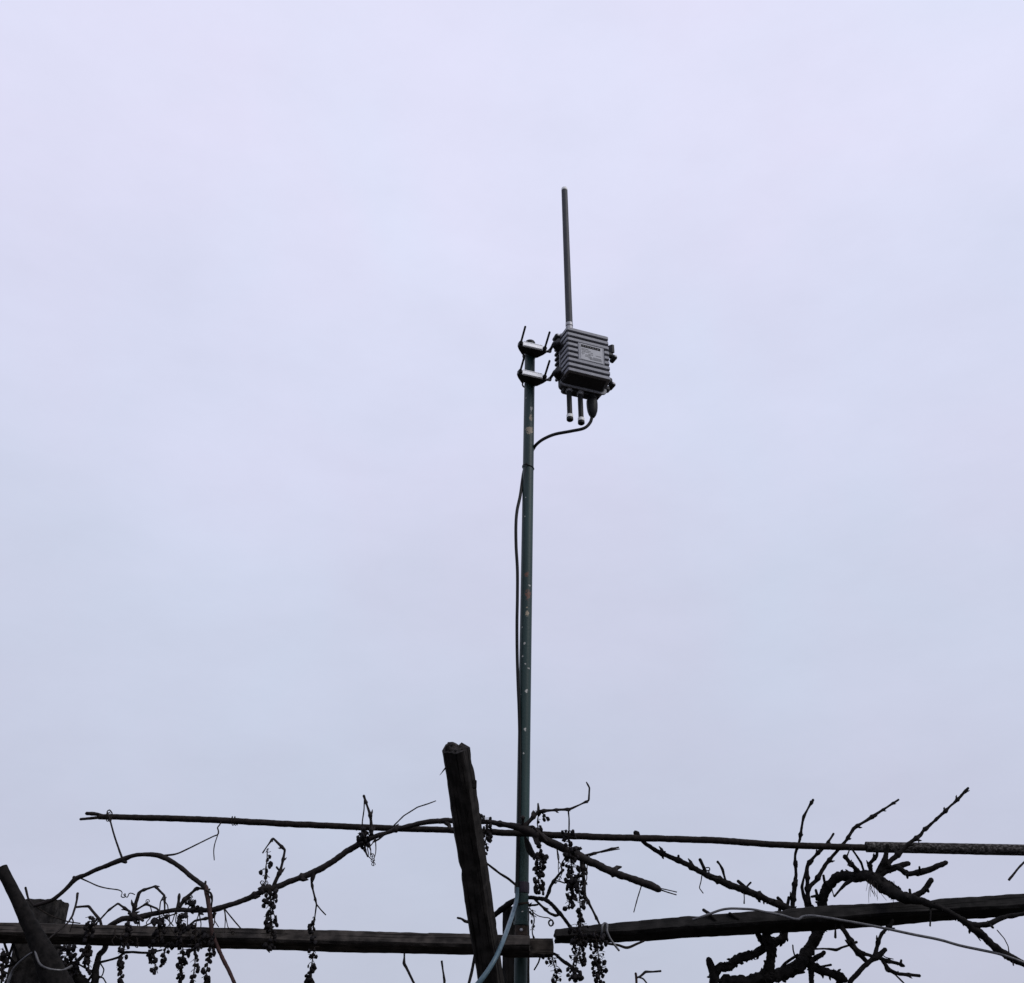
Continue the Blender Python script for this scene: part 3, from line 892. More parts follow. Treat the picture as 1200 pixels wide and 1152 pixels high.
# ------------------------------------------------------------------ vines
# long diagonal cane
Bc = Cane([(118, 1092, 2.4, 3.40), (130, 1084, 2.8), (144.5, 1076.8, 3.2), (156, 1076, 3.2), (172, 1073, 3.3), (185, 1070, 2.6), (204, 1066.8, 2.6), (225, 1066.6, 2.6), (242, 1066.6, 2.7), (256.6, 1064.6, 3.4), (270, 1060.5, 2.8), (285, 1054.5, 3), (302, 1047, 3.2), (315, 1042, 3.8), (327, 1038.5, 3.5),
           (345, 1031.5, 3.3), (368, 1022.5, 3.7), (395, 1005.5, 3.4), (415, 993, 3.5), (433, 983, 3.4), (444, 978.7, 2.6), (454.7, 976, 2.4), (466.7, 971, 2.5), (481, 967, 2.6), (497, 963.5, 2.8), (520, 962.3, 3.2), (540, 962.3, 2.8), (560.7, 963.5, 2.6), (574, 964.2, 2.8),
           (592, 966.8, 3.1), (605.5, 969.4, 4.0), (616, 972.5, 5.0), (631, 979.8, 4.8), (647, 988.3, 4.6), (662.5, 996, 4.8), (677, 1002, 5.2), (690, 1009, 4.6), (712, 1018.5, 4.3), (738.7, 1029, 4.1), (758.5, 1036.3, 4.6), (770, 1041, 4.4), (773.5, 1043, 3)],
          3.37, 3.37, sharp=False, rough=.16, nodes=.16, wave=.004, mat=M['cane'], seg=10)
B = thing('vine_cane', 'long bare vine cane slanting across from the lower left to right of the pole', 'vine', Bc.base)
Bc.part('stem', B)
ZB = [
    [(155, 1077, 2.2), (158, 1062, 2.3), (162.5, 1047, 2.2), (166, 1044, 1.5), (182, 1038.5, 1.3), (193, 1049.5, 1.3), (193, 1066, 1.0)],
    [(192, 1050, .9), (188, 1057, .8), (186.5, 1070, .8), (187, 1083, .7)],
    [(153, 1069, 1.4), (138, 1058.5, 1.3), (127, 1067, 1.0), (117, 1078, 1.0)],
    [(157, 1068, 1.3), (171, 1059.5, 1.2), (184, 1064.6, 1.2), (188, 1070, .9)],
    [(151, 1070, 2), (160, 1074, 2.2), (168, 1079, 1.6)],
    [(208, 1065, 3.0), (209, 1058, 2.0), (210, 1047.5, 1.3)],
    [(210, 1063, 2.6), (216, 1054, 2.2), (231, 1040.3, 1.5), (239, 1042, 1.2)],
    [(247, 1066, 1.3), (248.5, 1055, 1.2), (247, 1046.5, 1.2), (241, 1043, 1.1)],
    [(252, 1069, 2.6), (250, 1075, 1.8), (239, 1077, 1.3), (228, 1079, 1.3), (221, 1086, 1.2), (213, 1094, 1.1)],
    [(263, 1065, .9), (276, 1081, .9), (292, 1099, .9), (308, 1108, .9), (316, 1116, .8)],
    [(208, 1070, .8), (189, 1076, .8), (172, 1084, .8), (155, 1091, .8)],
    [(190, 1070, .8), (196, 1077, .8), (203, 1085, .7)],
    [(321, 1038, 2.8), (328, 1021.7, 2.2), (331, 1010, 1.5), (334, 996, 1.6), (320, 982.5, 1.2), (313, 992, .8), (308, 999.5, .7)],
    [(329, 1022, 1.4), (324, 1016, 1.2)],
    [(316, 1041, 4.2), (308, 1041, 2.8), (303, 1041.5, 1.5)],
    [(368, 1023, 3.6), (366, 1030, 2.8), (365, 1034, 1.5), (366.7, 1043, 1.2), (371, 1060, 1.0), (369, 1074, .8), (367.5, 1086, .8), (368, 1110, .7)],
    [(371, 1060, .9), (376, 1066, .8), (381.7, 1072, .8)],
    [(435, 981, 2.4), (435, 966, 1.8), (434, 955, 1.9), (430, 943, 1.2), (426, 932.5, 1.6)],
    [(424, 982, 1.0), (424.5, 963, .8), (426.7, 949, .8), (427, 937, .8)],
    [(428, 988, 1.5), (427, 995, 1.4), (431, 1004, .8)],
    [(437, 987, 1.1), (444, 983.5, 1.1), (452, 977, 1)],
    [(461, 968, .9), (473, 956, .8), (489, 946, .8), (502, 942, .8), (510.7, 938.5, .6)],
    [(520, 962, 2.6), (527, 967, 2.4), (526, 972, 1.6)],
    [(614, 969, 3.2), (621, 962, 2.6), (631, 951, 2.1), (649, 949.3, 1.5), (666.7, 948.4, 1.6), (679, 943.5, 1.1), (690, 938, 1.2), (690.6, 923, 1.0), (687, 916.5, .6)],
    [(631, 951, 1.8), (631, 946, 1.6), (630.5, 941.5, 1.0)],
    [(613, 968, 2.2), (612.7, 957.5, 1.7)],
    [(620, 969, 1.5), (625, 968.5, 1.5), (632, 976, 1.4), (641, 986, 1.2)],
    [(666, 949, 1.0), (667, 960, .9), (666.7, 976, .9)],
    [(682, 1003.5, 1.4), (704, 998, 1.1), (718, 994.5, 1.1), (725, 993, .9)],
    [(704, 999, .7), (720, 995.8, .7), (726, 995, .6)],
    [(683, 1006, 3.6), (684, 1026, 2.2), (685.5, 1050, 1.9), (694, 1066, 1.3), (704, 1086, 1.1)],
    [(752, 1037, .7), (747, 1053, .7), (742.7, 1069, .6)],
    [(772, 1042, 1.0), (782, 1045.5, .7), (792.5, 1048.7, .7)],
    [(772, 1040.5, .6), (793, 1045.3, .6)],
]
for p in ZB:
    shoot(Bc, B, p, 'tendril' if max(q[2] for q in p) < .95 else 'shoot', dY=RND.uniform(-.03, .01), nodes=.05 if max(q[2] for q in p) > 1.25 else 0)

for x0_, y0_ in ((136, 1081), (150, 1076), (163, 1075), (178, 1072), (197, 1067), (206, 1067), (219, 1067), (233, 1067), (252, 1066), (262, 1063), (309, 1044), (322, 1040), (430, 986), (440, 981), (652, 992), (664, 997), (676, 1002), (688, 1008)):
    for rep_ in range(2):
        ln_, dx_ = RND.uniform(14, 46), RND.uniform(-9, 9)
        up_ = -.35 if RND.random() < .22 else 1.0
        pts_ = [(x0_ + dx_ * t_ + 2.6 * math.sin(t_ * RND.uniform(4, 7) + rep_ * 2) * t_, y0_ + up_ * ln_ * t_, .75 - .25 * t_) for t_ in (0, .2, .4, .6, .8, 1)]
        if RND.random() < .35:
            ex, ey, _ = pts_[-1]
            pts_ += [(ex + 2.2 * math.cos(a_), ey + 2.2 * math.sin(a_), .5) for a_ in (1.2, 2.6, 4, 5.4, 6.6)]
        shoot(Bc, B, pts_, 'tendril', dY=-.07 if up_ > 0 else -.01, sharp=False, mat=M['tendril'], seg=5)

# arched cane on the left
Ac = Cane([(40, 1061.5, 1.8, 3.40), (50, 1058.5, 2.2), (62, 1054.5, 2.3), (75, 1043.5, 2.3), (88, 1030.5, 2.9), (100, 1025, 2.4), (120, 1016.5, 2.5), (143, 1008, 3.2), (156, 1003, 2.4), (170, 1001, 2.4), (187, 1002.5, 3.0), (205, 1012, 2.6), (222, 1025, 2.6), (236, 1036, 2.8), (241, 1041, 3.4)],
          3.40, 3.36, sharp=False, rough=.14, nodes=.0, wave=.0, mat=M['cane'], seg=10)
A = thing('vine_cane', 'arched vine cane rising from the far left post and drooping to the beam', 'vine', Ac.base)
Ac.part('stem', A)
dr = Cane([(240.5, 1039, 3.0), (242.5, 1050, 2.6), (245.5, 1067, 2.6), (248, 1085, 2.8), (249.5, 1096, 2.6), (254, 1107, 2.2), (262, 1125, 2.2), (272, 1146, 2.2), (282, 1168, 2.1), (300, 1210, 2)], 3.36, 3.20, sharp=False, rough=.14, wave=0, mat=M['cane_red'], seg=10)
tag(dr.part('stem', A), 'reddish drooping end of the cane')
for p, m_ in (([(88, 1030.5, 2.6), (86.5, 1028, 2.2)], None), ([(143, 1008, 3), (148, 1010.5, 1.8)], None), ([(240, 1040, 2), (241, 1033, 1.3)], None), ([(243, 1045, 1.8), (246, 1042, 1.2)], None),
              ([(143, 1006, 1.4), (136.5, 987, 1.2), (129.5, 963, 1.1), (127.5, 957, 1.0), (125, 951, .8), (128, 948.6, .8), (131.5, 953, .8), (130, 960, .8)], None),
              ([(40, 1062, 1.4), (33, 1053, 1.2), (29.7, 1040, 1.4)], None),
              ([(40, 1061, .9), (52, 1069, .9), (64, 1075, .8), (79, 1080, .8), (94, 1082, .7)], M['tendril'])):
    shoot(Ac, A, p, 'shoot', mat=m_)
shoot(Ac, A, [(94, 1029, .9), (103, 1033, .8), (114, 1038, .8), (126, 1041, .7), (139, 1043, .7), (143, 1046, .6), (142, 1050.5, .6), (146, 1051.5, .6), (147, 1047.5, .6), (145, 1048.5, .6), (149, 1051.5, .6), (151.5, 1047, .6), (155, 1047, .6), (158, 1048.5, .6)], 'tendril', sharp=False, mat=M['tendril'])
shoot(Ac, A, [(188, 1003, 1.3), (205, 1001, 1.0), (220, 995, .9), (236, 987, .8), (250, 980, .8), (255, 978, .9), (256, 974, .8), (255, 970, .8), (257.5, 966.5, .8), (259, 963.5, .8)], 'tendril', sharp=False, mat=M['tendril'], dY=.03)
shoot(Ac, A, [(255, 979, .7, 3.43), (252, 988, .7, 3.43), (250.5, 997, .7, 3.43), (251, 1008, .6, 3.43)], 'tendril', sharp=False, mat=M['tendril'])

# twist of thread round the rod
def rod_twist(px, py, label, r=.0014, turns=2, w=6):
    p = at(px, py, 3.445); u = unit(py, 3.445)
    P = []
    for i in range(turns * 14 + 1):
        a = 2 * math.pi * i / 14
        P.append(p + Vector(((i / (turns * 14) - .5) * w * u, math.cos(a) * 5.0 * u, math.sin(a) * 5.0 * u)))
    P = [P[0] + Vector((-.002, -.006, .010))] + P + [P[-1] + Vector((.003, -.006, -.012))]
    mb = MB(); tube(mb, P, [r] * len(P), 6)
    return tag(mb.build('tie_thread', M['tendril']), label, 'tie', 'dry twists wound round the rod')


rod_twist(274, 962, 'small dry twist wound round the rod above the left end of the long cane')
rod_twist(127, 957.3, 'small dry twist wound round the forked left end of the rod', turns=2, w=4)

# looped cane beside the pole foot
Cc = Cane([(560, 1090, 2.2, 3.60), (570, 1081, 2.4, 3.60), (577, 1075, 2.8, 3.585), (586, 1067, 3.4, 3.575), (596, 1060, 3.6, 3.565), (606, 1054.5, 2.8, 3.56), (619, 1051.8, 2.2, 3.54), (630, 1052.5, 2.2, 3.49), (639.5, 1054.5, 2.5, 3.44), (648, 1061.5, 2.2, 3.42), (656, 1071, 2.5, 3.40), (663, 1079, 2, 3.39), (671, 1090, 2, 3.395), (678, 1101, 1.8, 3.40)],
          3.4, sharp=False, rough=.22, wave=0, mat=M['bark'], seg=9, shag=16)
Cv = thing('vine_cane', 'thin forked vine cane looping out behind the foot of the green pole', 'vine', Cc.base)
Cc.part('stem', Cv)
for p in ([(626, 1053, 1.6), (634, 1061, 1.4), (644, 1070, 1.5), (651, 1073, 1.8), (656, 1071.5, 1.6)],
          [(639.5, 1054, 2.2), (643.5, 1045, 1.6), (644.5, 1040, 1.9), (649.5, 1031.7, 1.6), (654, 1025.5, 1.4), (660, 1019, 1.9)],
          [(649.5, 1032, 1.1), (655, 1032.5, .8), (662, 1035, .8)],
          [(612, 1061, 1.4, 3.53), (619, 1061.2, 1.2, 3.52), (627, 1060.6, 1.2, 3.50), (630.5, 1060, 1.0, 3.50)]):
    shoot(Cc, Cv, p, 'shoot', sharp=True, nodes=.05)
cu = [(620, 1063.5, .7), (624, 1068.5, .6), (630, 1073, .6), (637, 1075, .6), (643, 1075.8, .6), (646, 1078, .6)]
for i in range(26):
    a = -.6 + i * .95
    cu.append((645.6 + 3.6 * math.cos(a) * (.75 + .25 * math.sin(i * 1.7)), 1081.6 + 4.2 * math.sin(a) * (.8 + .2 * math.cos(i * 2.3)), .5))
c = Cane(cu, 3.50, 3.45, sharp=False, rough=0, wave=.004, mat=M['tendril'], seg=5, step=.0025)
c.part('tendril', Cv)
tw = Cane([(556, 998, 1.2), (568, 1010, 1.2), (577, 1017, 1.3), (586, 1023.7, 1.3), (596, 1030, 1.5), (604, 1037, 1.4)], 3.40, 3.452, sharp=True, rough=.15, wave=0, mat=M['cane'], seg=7)
tag(tw.mb.build('vine_twig', M['cane'], None, 60), 'thin straight twig slanting down between the leaning post and the pole', 'twig')
tw = Cane([(559, 1081.5, 1.4), (552, 1080.5, 1.8), (545, 1079.5, 1.9), (541, 1076.5, 1.2), (536, 1075.5, 1.2)], 3.30, 3.28, sharp=True, rough=.15, wave=0, mat=M['cane'], seg=7)
tag(tw.mb.build('vine_twig', M['cane'], None, 60), 'short knobbly twig poking out left of the leaning post above the beam', 'twig')
for pts, lb in (([(474, 1112, 1.1), (474, 1122, 1.1), (473.5, 1129, 2.0), (479, 1139, 1.5), (486, 1154, 1.5), (500, 1185, 1.5)], 'bent twig hanging under the left beam, furthest left of three bare ones'),
                ([(517.6, 1126, 1.4), (519, 1137, 1.0), (521, 1149, 1.6), (520.5, 1160, 1.1), (520, 1200, 1.2)], 'very thin upright twig under the left beam between two other bare twigs'),
                ([(559, 1108, 1.6), (557, 1119, 1.8), (553.5, 1136, 1.8), (549.5, 1152, 1.8), (544, 1180, 1.8)], 'straight twig rising to the left beam right beside the leaning post')):
    tw = Cane(pts, 3.36 if pts[0][0] != 559 else 3.38, 3.32, sharp=True, rough=.15, wave=0, mat=M['cane'], seg=7)
    tag(tw.mb.build('vine_twig', M['cane'], None, 60), lb, 'twig', 'bare twigs')
    if pts[0][0] == 474:
        pass
tw = Cane([(634, 1118, 1.0), (631, 1128, 1.0), (626, 1136.5, .9)], 3.46, 3.45, sharp=True, rough=.15, wave=0, mat=M['cane'], seg=6)
tag(tw.mb.build('vine_twig', M['cane'], None, 60), 'tiny twig hanging under the short brown block', 'twig', 'bare twigs')
tw0 = Cane([(756, 2300, 4), (748, 1700, 2.6), (747, 1350, 1.8), (746, 1175, 1.5), (746, 1152, 1.4), (745.8, 1146, 1.6), (745, 1140.5, 1.6)], 3.33, sharp=True, rough=.15, wave=0, mat=M['cane_red'], seg=7)
t3 = thing('vine_shoot', 'small reddish forked shoot at the bottom edge below the right beam', 'shoot', tw0.base)
tw0.part('stem', t3)
shoot(tw0, t3, [(746, 1146, 1.0), (751, 1144, 1.3), (756.5, 1138.5, 1.6), (765, 1138.8, 1.0), (774.5, 1138, 1.3)], 'shoot', mat=M['cane'])
shoot(tw0, t3, [(748, 1145, 1.0), (754, 1147, 1.0), (758.5, 1153, .9), (762, 1165, .8)], 'shoot', mat=M['cane'])
tw = Cane([(1182, 1031.5, 1.4), (1192, 1019, 1.2), (1200, 1010.5, 1.2), (1225, 986, 1.3)], 3.36, 3.38, sharp=True, rough=.15, wave=0, mat=M['cane'], seg=7)
tag(tw.mb.build('vine_twig', M['cane'], None, 60), 'thin twig entering at the right edge between pipe and beam', 'twig', 'bare twigs')
tw = Cane([(645, 1117, 2.0), (651, 1118.5, 1.6), (661, 1127, 2.2), (670, 1133, 1.8), (680, 1140, 1.8)], 3.42, 3.30, sharp=True, rough=.2, wave=0, mat=M['bark'], seg=8, shag=5)
tag(tw.mb.build('vine_twig', M['bark'], None, 60), 'thick twig running from the brown block into the dense grape bunches', 'twig', 'bare twigs')

# tangle at lower left
Dc = Cane([(123, 1098, 3.0, 3.43), (124, 1110, 3.4, 3.41), (117, 1119, 3.4, 3.38), (114, 1130, 3.6, 3.36), (112, 1140, 4.2, 3.35), (110, 1156, 4.4, 3.34), (104, 1200, 4.6, 3.34), (98, 1400, 6, 3.36), (88, 1800, 9, 3.4), (92, 2300, 13, 3.44)], 3.38, sharp=False, rough=.22, wave=0, mat=M['bark'], seg=9, shag=14)
Dt = thing('vine_cane', 'knotty vine stem hanging under the left beam among grape bunches', 'vine', Dc.base)
Dc.part('stem', Dt)
for p in ([(118, 1127.5, 1.5), (128, 1125, 1.2), (139, 1122, 1.4), (146, 1116, 1.6), (155, 1115.6, 1.4), (175, 1116.8, 1.3), (190, 1113, 1.0)],
          [(116, 1126, .8), (122, 1136, .8), (120, 1143, .8), (117, 1146, .8)],
          [(113, 1143, 1.0), (121, 1146, .9), (126, 1155, .8)],
          [(112, 1140, 1.6), (104, 1137, 1.2), (92, 1130, 1.0)],
          [(113, 1136, 1.6), (104, 1148, 1.6), (97, 1160, 1.6)]):
    shoot(Dc, Dt, p, 'shoot', sharp=True)
Ec = Cane([(58, 1128, 6.5, 3.34), (72, 1133, 7, 3.34), (84, 1138, 8, 3.34), (92, 1146, 7, 3.34), (100, 1158, 6, 3.34), (112, 1190, 6, 3.34)], 3.34, sharp=False, rough=.3, wave=0, mat=M['bark'], seg=10, shag=30)
Et = thing('vine_cane', 'thick shaggy vine stem low down right of the leaning log', 'vine', Ec.base)
Ec.part('stem', Et)
shoot(Ec, Et, [(80, 1134, 2.6), (90, 1127, 2.2), (98, 1119, 2.0), (104, 1112, 1.4)], 'shoot', shag=4)
shoot(Ec, Et, [(62, 1128, 2.4), (64, 1116, 1.8), (66, 1109.5, 2.0), (75, 1111, 1.8), (86, 1120, 1.4)], 'shoot')
Fc = Cane([(-20, 1144, 1.5), (0, 1136, 1.6), (17, 1129, 1.6), (28, 1122, 1.4)], 3.40, sharp=False, rough=.2, wave=0, mat=M['bark'], seg=7)
Ft = thing('vine_cane', 'thin crossing vine canes at the bottom left corner under the beam', 'vine', Fc.base)
Fc.part('stem', Ft)
shoot(Fc, Ft, [(17, 1129, 1.4), (10.5, 1121, 1.5), (5, 1105, 1.4), (0, 1096, 1.2)], 'shoot')
shoot(Fc, Ft, [(3, 1136, 1.4), (8, 1130, 1.5), (12, 1117, 1.6), (15.5, 1106, 1.4)], 'shoot')
shoot(Fc, Ft, [(22, 1127, 1.4), (18, 1113, 1.6), (14, 1104, 1.6)], 'shoot')
shoot(Fc, Ft, [(3, 1136, 1.3), (2, 1150, 1.3), (0, 1165, 1.2)], 'shoot')
kn = Cane([(51, 1105.5, 1.1), (66, 1093, 1.0), (80, 1081, 1.1), (85, 1073, 1.2), (88, 1063, 1.3), (90, 1055, 1.2), (90.5, 1047, 1.6)], 3.24, 3.36, sharp=True, rough=.15, wave=0, mat=M['cane'], seg=7)
kt = thing('vine_shoot', 'slender zigzag shoot crossing in front of the left beam near the log', 'shoot', kn.base)
kn.part('stem', kt)
shoot(kn, kt, [(88, 1063.5, 1.2), (96, 1062.5, 1.2), (104, 1062, 1.6), (111, 1071, 1.5), (117, 1078, 1.8), (119, 1086, 1.6)], 'shoot', dY=.02)
shoot(kn, kt, [(84, 1075, .8), (86, 1080, .8), (82, 1092, .7)], 'shoot')

# the old vine on the right
G = Cane([(836, 2300, 13, 3.50), (846, 1800, 10, 3.47), (838, 1450, 7.5, 3.44), (842, 1230, 6.2, 3.42), (848, 1154, 5.4, 3.42), (858, 1151, 5.9, 3.42), (872, 1149.5, 6.3, 3.42), (888, 1147.5, 6.8, 3.42), (903, 1144.5, 7.2, 3.43), (920, 1139, 7.2, 3.44), (934, 1133, 7.4, 3.45), (942, 1122, 6.8, 3.47), (948, 1112, 6.3, 3.48), (955, 1101, 6.3, 3.48), (959, 1090, 5.9, 3.48), (961.5, 1078, 5.8, 3.48), (963, 1065, 5.6, 3.475), (964.6, 1051, 5.6, 3.46), (971, 1038, 5.6, 3.45),
          (984, 1028, 5.4, 3.43), (1003, 1027.5, 5.6, 3.40), (1018.7, 1027.5, 6.5, 3.37), (1028, 1033, 7.2, 3.35), (1037, 1040, 7.4, 3.33), (1050, 1046.5, 6.7, 3.30), (1063, 1052, 6.3, 3.27), (1076, 1055.5, 4.5, 3.25), (1091.6, 1060.6, 3.8, 3.23), (1106.7, 1066, 3.2, 3.22), (1125, 1077, 3.4, 3.22), (1138, 1086.5, 5.4, 3.22), (1147, 1093, 4.3, 3.22), (1157, 1102, 4.1, 3.22), (1169.7, 1114, 4.7, 3.22), (1178, 1118, 4.1, 3.22), (1187, 1123, 4.9, 3.22), (1200, 1130, 3.6, 3.22), (1222, 1141, 3.6, 3.22), (1300, 1185, 3.6, 3.22)],
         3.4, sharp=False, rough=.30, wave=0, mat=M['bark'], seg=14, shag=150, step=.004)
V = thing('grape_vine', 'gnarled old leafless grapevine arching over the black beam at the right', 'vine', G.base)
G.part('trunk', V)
GB = [  # points, nodes, shag
    ([(840, 1152, 6.5), (836, 1143, 5.2), (833, 1133, 4.2), (830, 1124.5, 3.8)], 0, 10),
    ([(838, 1144, 5), (843, 1134, 5.0), (854, 1133, 4.6), (862, 1125.5, 5.0), (872, 1121, 5.6), (882, 1118.5, 4.4), (890, 1114, 4.4), (898, 1110, 4.4), (903, 1108, 4)], 0, 60),
    ([(893, 1147, 7), (901, 1136, 6.2), (904.5, 1121, 5.2), (902.5, 1108, 6.0), (898, 1098, 6.2), (897, 1088, 4.5)], 0, 40),
    ([(899, 1110, 3.6), (893, 1102, 3.4), (887, 1093, 3.2), (884, 1088, 3)], 0, 6),
    ([(903, 1109, 5), (911, 1104, 4.6), (917, 1100, 4.4), (919.5, 1092, 4.2), (921, 1080, 4)], 0, 10),
    ([(944, 1124, 5.4), (952.5, 1132.5, 5.4), (964, 1138, 4.8), (975, 1141, 4.8), (983, 1144, 5.4), (991, 1149, 4)], 0, 24),
    ([(949, 1132, 3.6), (951, 1140, 3.4), (951, 1156, 3), (950, 1180, 3)], 0, 6),
    ([(982, 1143, 4), (984, 1152, 4), (986, 1170, 4)], 0, 4),
    ([(915, 1135, 1.8), (921, 1128.5, 1.7), (935, 1119, 1.6)], 0, 0),
    ([(932, 1122, .9), (929.5, 1114, .8), (929, 1107.5, .9)], 0, 0),
    ([(946, 1128, 3.2), (954, 1124, 3.0), (966, 1116, 2.4)], 0, 10),
    ([(952, 1112, 1.2), (966, 1112, 1.0), (980, 1113.3, 1.8), (987, 1110, 1.2), (994, 1108, 1.2), (1004, 1104, 1.6)], 0, 0),
    ([(950, 1134.5, 1.2), (960, 1133, 1.0), (974, 1130.6, 1.4)], 0, 0),
    ([(962, 1052, 2.2), (958, 1050, 1.8), (956, 1043, 1.6)], 0, 2),
    ([(958, 1054, 2.4), (956.5, 1050, 2), (951, 1051, 1.4)], 0, 0),
    ([(968, 1041, 2), (966, 1033, 1.5), (965, 1026, 1.6)], 0, 0),
    ([(1000, 1030, 2.4), (990, 1037, 2.2), (984, 1043, 1.4), (977.6, 1050.6, 1.2)], 0, 2),
    ([(977, 1050.6, .6), (975, 1042, .6), (976, 1034, .5)], 0, 0),
    ([(1008, 1023.5, 3), (1001, 1016, 2.4), (996, 1011, 2.6), (990, 1003.5, 2.0)], .04, 3),
    ([(1013, 1023, 1.4), (1009, 1010.5, 1.5), (1004, 1003, 1.2), (997, 993, 1.1)], 0, 0),
    ([(992, 1005, .9), (995, 997, .8), (997, 990, .8)], 0, 0),
    ([(1021, 1023, 2.4), (1019.5, 1012, 2.2), (1024, 1007, 1.8), (1027.5, 1003, 1.8), (1028, 995, 1.5)], .03, 3),
    ([(1028, 1025, 3.4), (1033, 1015, 3.4), (1037, 1008, 3.6), (1039, 999, 2.4), (1040, 990, 2)], 0, 8),
    ([(1026, 1028, 4.6), (1035, 1022, 4.2), (1049, 1017, 3.6), (1058, 1013.5, 3.4), (1065, 1011.5, 2.8)], 0, 10),
    ([(1050, 1016, 3.2), (1056, 1019, 3.4), (1063, 1024, 3.4), (1071, 1023, 3.2), (1079, 1022, 3.6), (1091.6, 1018, 3.2), (1109, 1010.8, 3.1)], 0, 5),
    ([(1063, 1024, 2.2), (1063.5, 1029.5, 1.0)], 0, 0),
    ([(1078, 1022, 1.8), (1077.5, 1016, 1.1)], 0, 0),
    ([(1030, 1023, 3.6), (1040.6, 1011.5, 3.0), (1052, 1002, 2.6), (1060, 994, 2.0), (1068, 986.5, 1.9), (1077.5, 979.5, 2.2), (1082, 973.5, 1.6), (1087, 970, 2.0), (1097, 960, 1.3), (1107, 951, 1.9), (1113, 945, 1.1), (1120, 939, 1.7), (1134.8, 923.4, 1.3)], .045, 0),
    ([(1077, 980, .7), (1076.5, 987, .6)], 0, 0),
    ([(1034, 1031, 3.6), (1044, 1037, 3.0), (1054.5, 1042.5, 2.4)], 0, 10),
    ([(1066, 1052, 3.8), (1075, 1048.5, 3.2), (1081.5, 1044, 3.2), (1087, 1037, 3.1), (1091.5, 1030.5, 3.2)], 0, 4),
    ([(1086, 1041, 2.2), (1088, 1045, 1.6)], 0, 0),
    ([(1069, 1051, 1.8), (1066.5, 1047, 1.5), (1066, 1042.5, 1.6)], 0, 0),
    ([(1136, 1085, 4), (1148, 1084, 3.4), (1159, 1082.5, 3.2), (1171, 1077, 2.6), (1179, 1074.5, 2.2), (1186, 1073.5, 3.2), (1193, 1072, 2.2), (1203, 1070.5, 2.2), (1225, 1066, 2.2)], 0, 8),
    ([(1160, 1083, 1.6), (1163.5, 1087, 1.4)], 0, 0),
    ([(1091, 1066, 1.0), (1090.5, 1076, .9), (1090, 1085, 1.1)], 0, 0),
    ([(1140, 1092, .8), (1145, 1097, .7), (1149, 1102.5, .6)], 0, 0),
    ([(1182.5, 1117, .7), (1181.5, 1109, .6), (1177, 1100, .6), (1168.5, 1090, .6)], 0, 0),
    ([(1187, 1126, 1.2), (1187.5, 1131, .8)], 0, 0),
    ([(965, 1074, 4.0), (948, 1066, 3.4), (946.5, 1052, 2.9), (946, 1039, 2.5), (945.8, 1026, 2.2), (946, 1015, 2.4), (954, 1004, 1.9), (964.6, 994, 1.5), (970.5, 986.5, 1.3), (977, 977, 1.4)], .05, 3),
    ([(948, 1066, 2.2), (942, 1052, 1.8), (939.8, 1039, 1.9), (942, 1029, 1.2), (944.5, 1019, 1.0)], 0, 0),
    ([(946.5, 1044, 2.6), (950, 1037.5, 2.4), (956.7, 1031.5, 2.4), (967, 1013.7, 2.3), (975, 1004, 1.8), (984, 994, 1.8), (993, 983, 1.7), (1000, 971, 2.0), (1010, 964.5, 1.5), (1020, 958.8, 1.9), (1036, 948, 1.2), (1053, 937, 1.2)], .055, 0),
    ([(960, 1084, 4.0), (930, 1070, 3.2), (929, 1062, 2.6), (930.5, 1041, 2.6), (932, 1031, 2.0), (933, 1023, 1.9), (931.7, 1004.5, 1.7), (934, 995, 1.4), (937, 984.6, 1.7), (941, 961, 1.4), (946, 949, 1.1), (953, 937, 1.4)], .05, 2),
    ([(957, 1090, 5.0), (925, 1068, 4.8), (918, 1063, 4.8), (907.5, 1057.5, 4.2), (900, 1054.7, 3.8), (886.7, 1048.5, 3.8), (873, 1043, 4.6), (863, 1040, 4.0), (853, 1036.7, 4.4), (841, 1030, 3.6), (830, 1026, 3.8), (822.7, 1022.5, 3.4), (806.7, 1013.5, 2.7), (795, 1008.5, 3.6), (786, 1005, 2.8), (774.7, 999.5, 2.6), (762, 992, 2.4), (754.7, 987, 2.3), (744, 975.2, 2.4)], .11, 22),
]
gbs = []
for p, nd, shg in GB:
    nm = 'branch' if max(q[2] for q in p) >= 3 else ('shoot' if max(q[2] for q in p) > .95 else 'tendril')
    gbs.append(shoot(G, V, p, nm, dY=RND.uniform(-.05, .02), sharp=False if max(q[2] for q in p) >= 3 else True, rough=.24 if nm == 'branch' else .16, nodes=nd, seg=10 if nm == 'branch' else 7, shag=shg))
C4 = gbs[-1]
for p in ([(795, 1008, 2), (795, 1002.5, 1.3)], [(827, 1022, 2.4), (824, 1015, 2), (820, 1007, 1.8)], [(827, 1021, .9), (832, 1020, .7), (831.5, 1016.5, .6), (827, 1017, .6)],
          [(850.7, 1033, 1.4), (848.5, 1026, 1.3), (846.7, 1019, 1.7), (843.5, 1013, 1.3), (840.7, 1009.5, 1.6)], [(876, 1042, 2), (870, 1036.5, 2.0), (865, 1032.3, 1.8)], [(874.7, 1040, 1.2), (880, 1034, 1.1)],
          [(822.7, 1024, .7), (821.5, 1033, .6), (819.5, 1040.7, .6), (824, 1046.7, .6)], [(872, 1046, .7), (872.3, 1053, .6), (872, 1058.7, .9)], [(919, 1063, 2.2), (915, 1056, 2.0), (911, 1052, 1.9)],
          [(922, 1064, 2), (923, 1058, 1.8), (924, 1051.5, 1.7)], [(914, 1064, 2), (913, 1069, 2)], [(931, 1064, 1.4), (933, 1062.5, .8)]):
    shoot(C4, V, p, 'shoot')
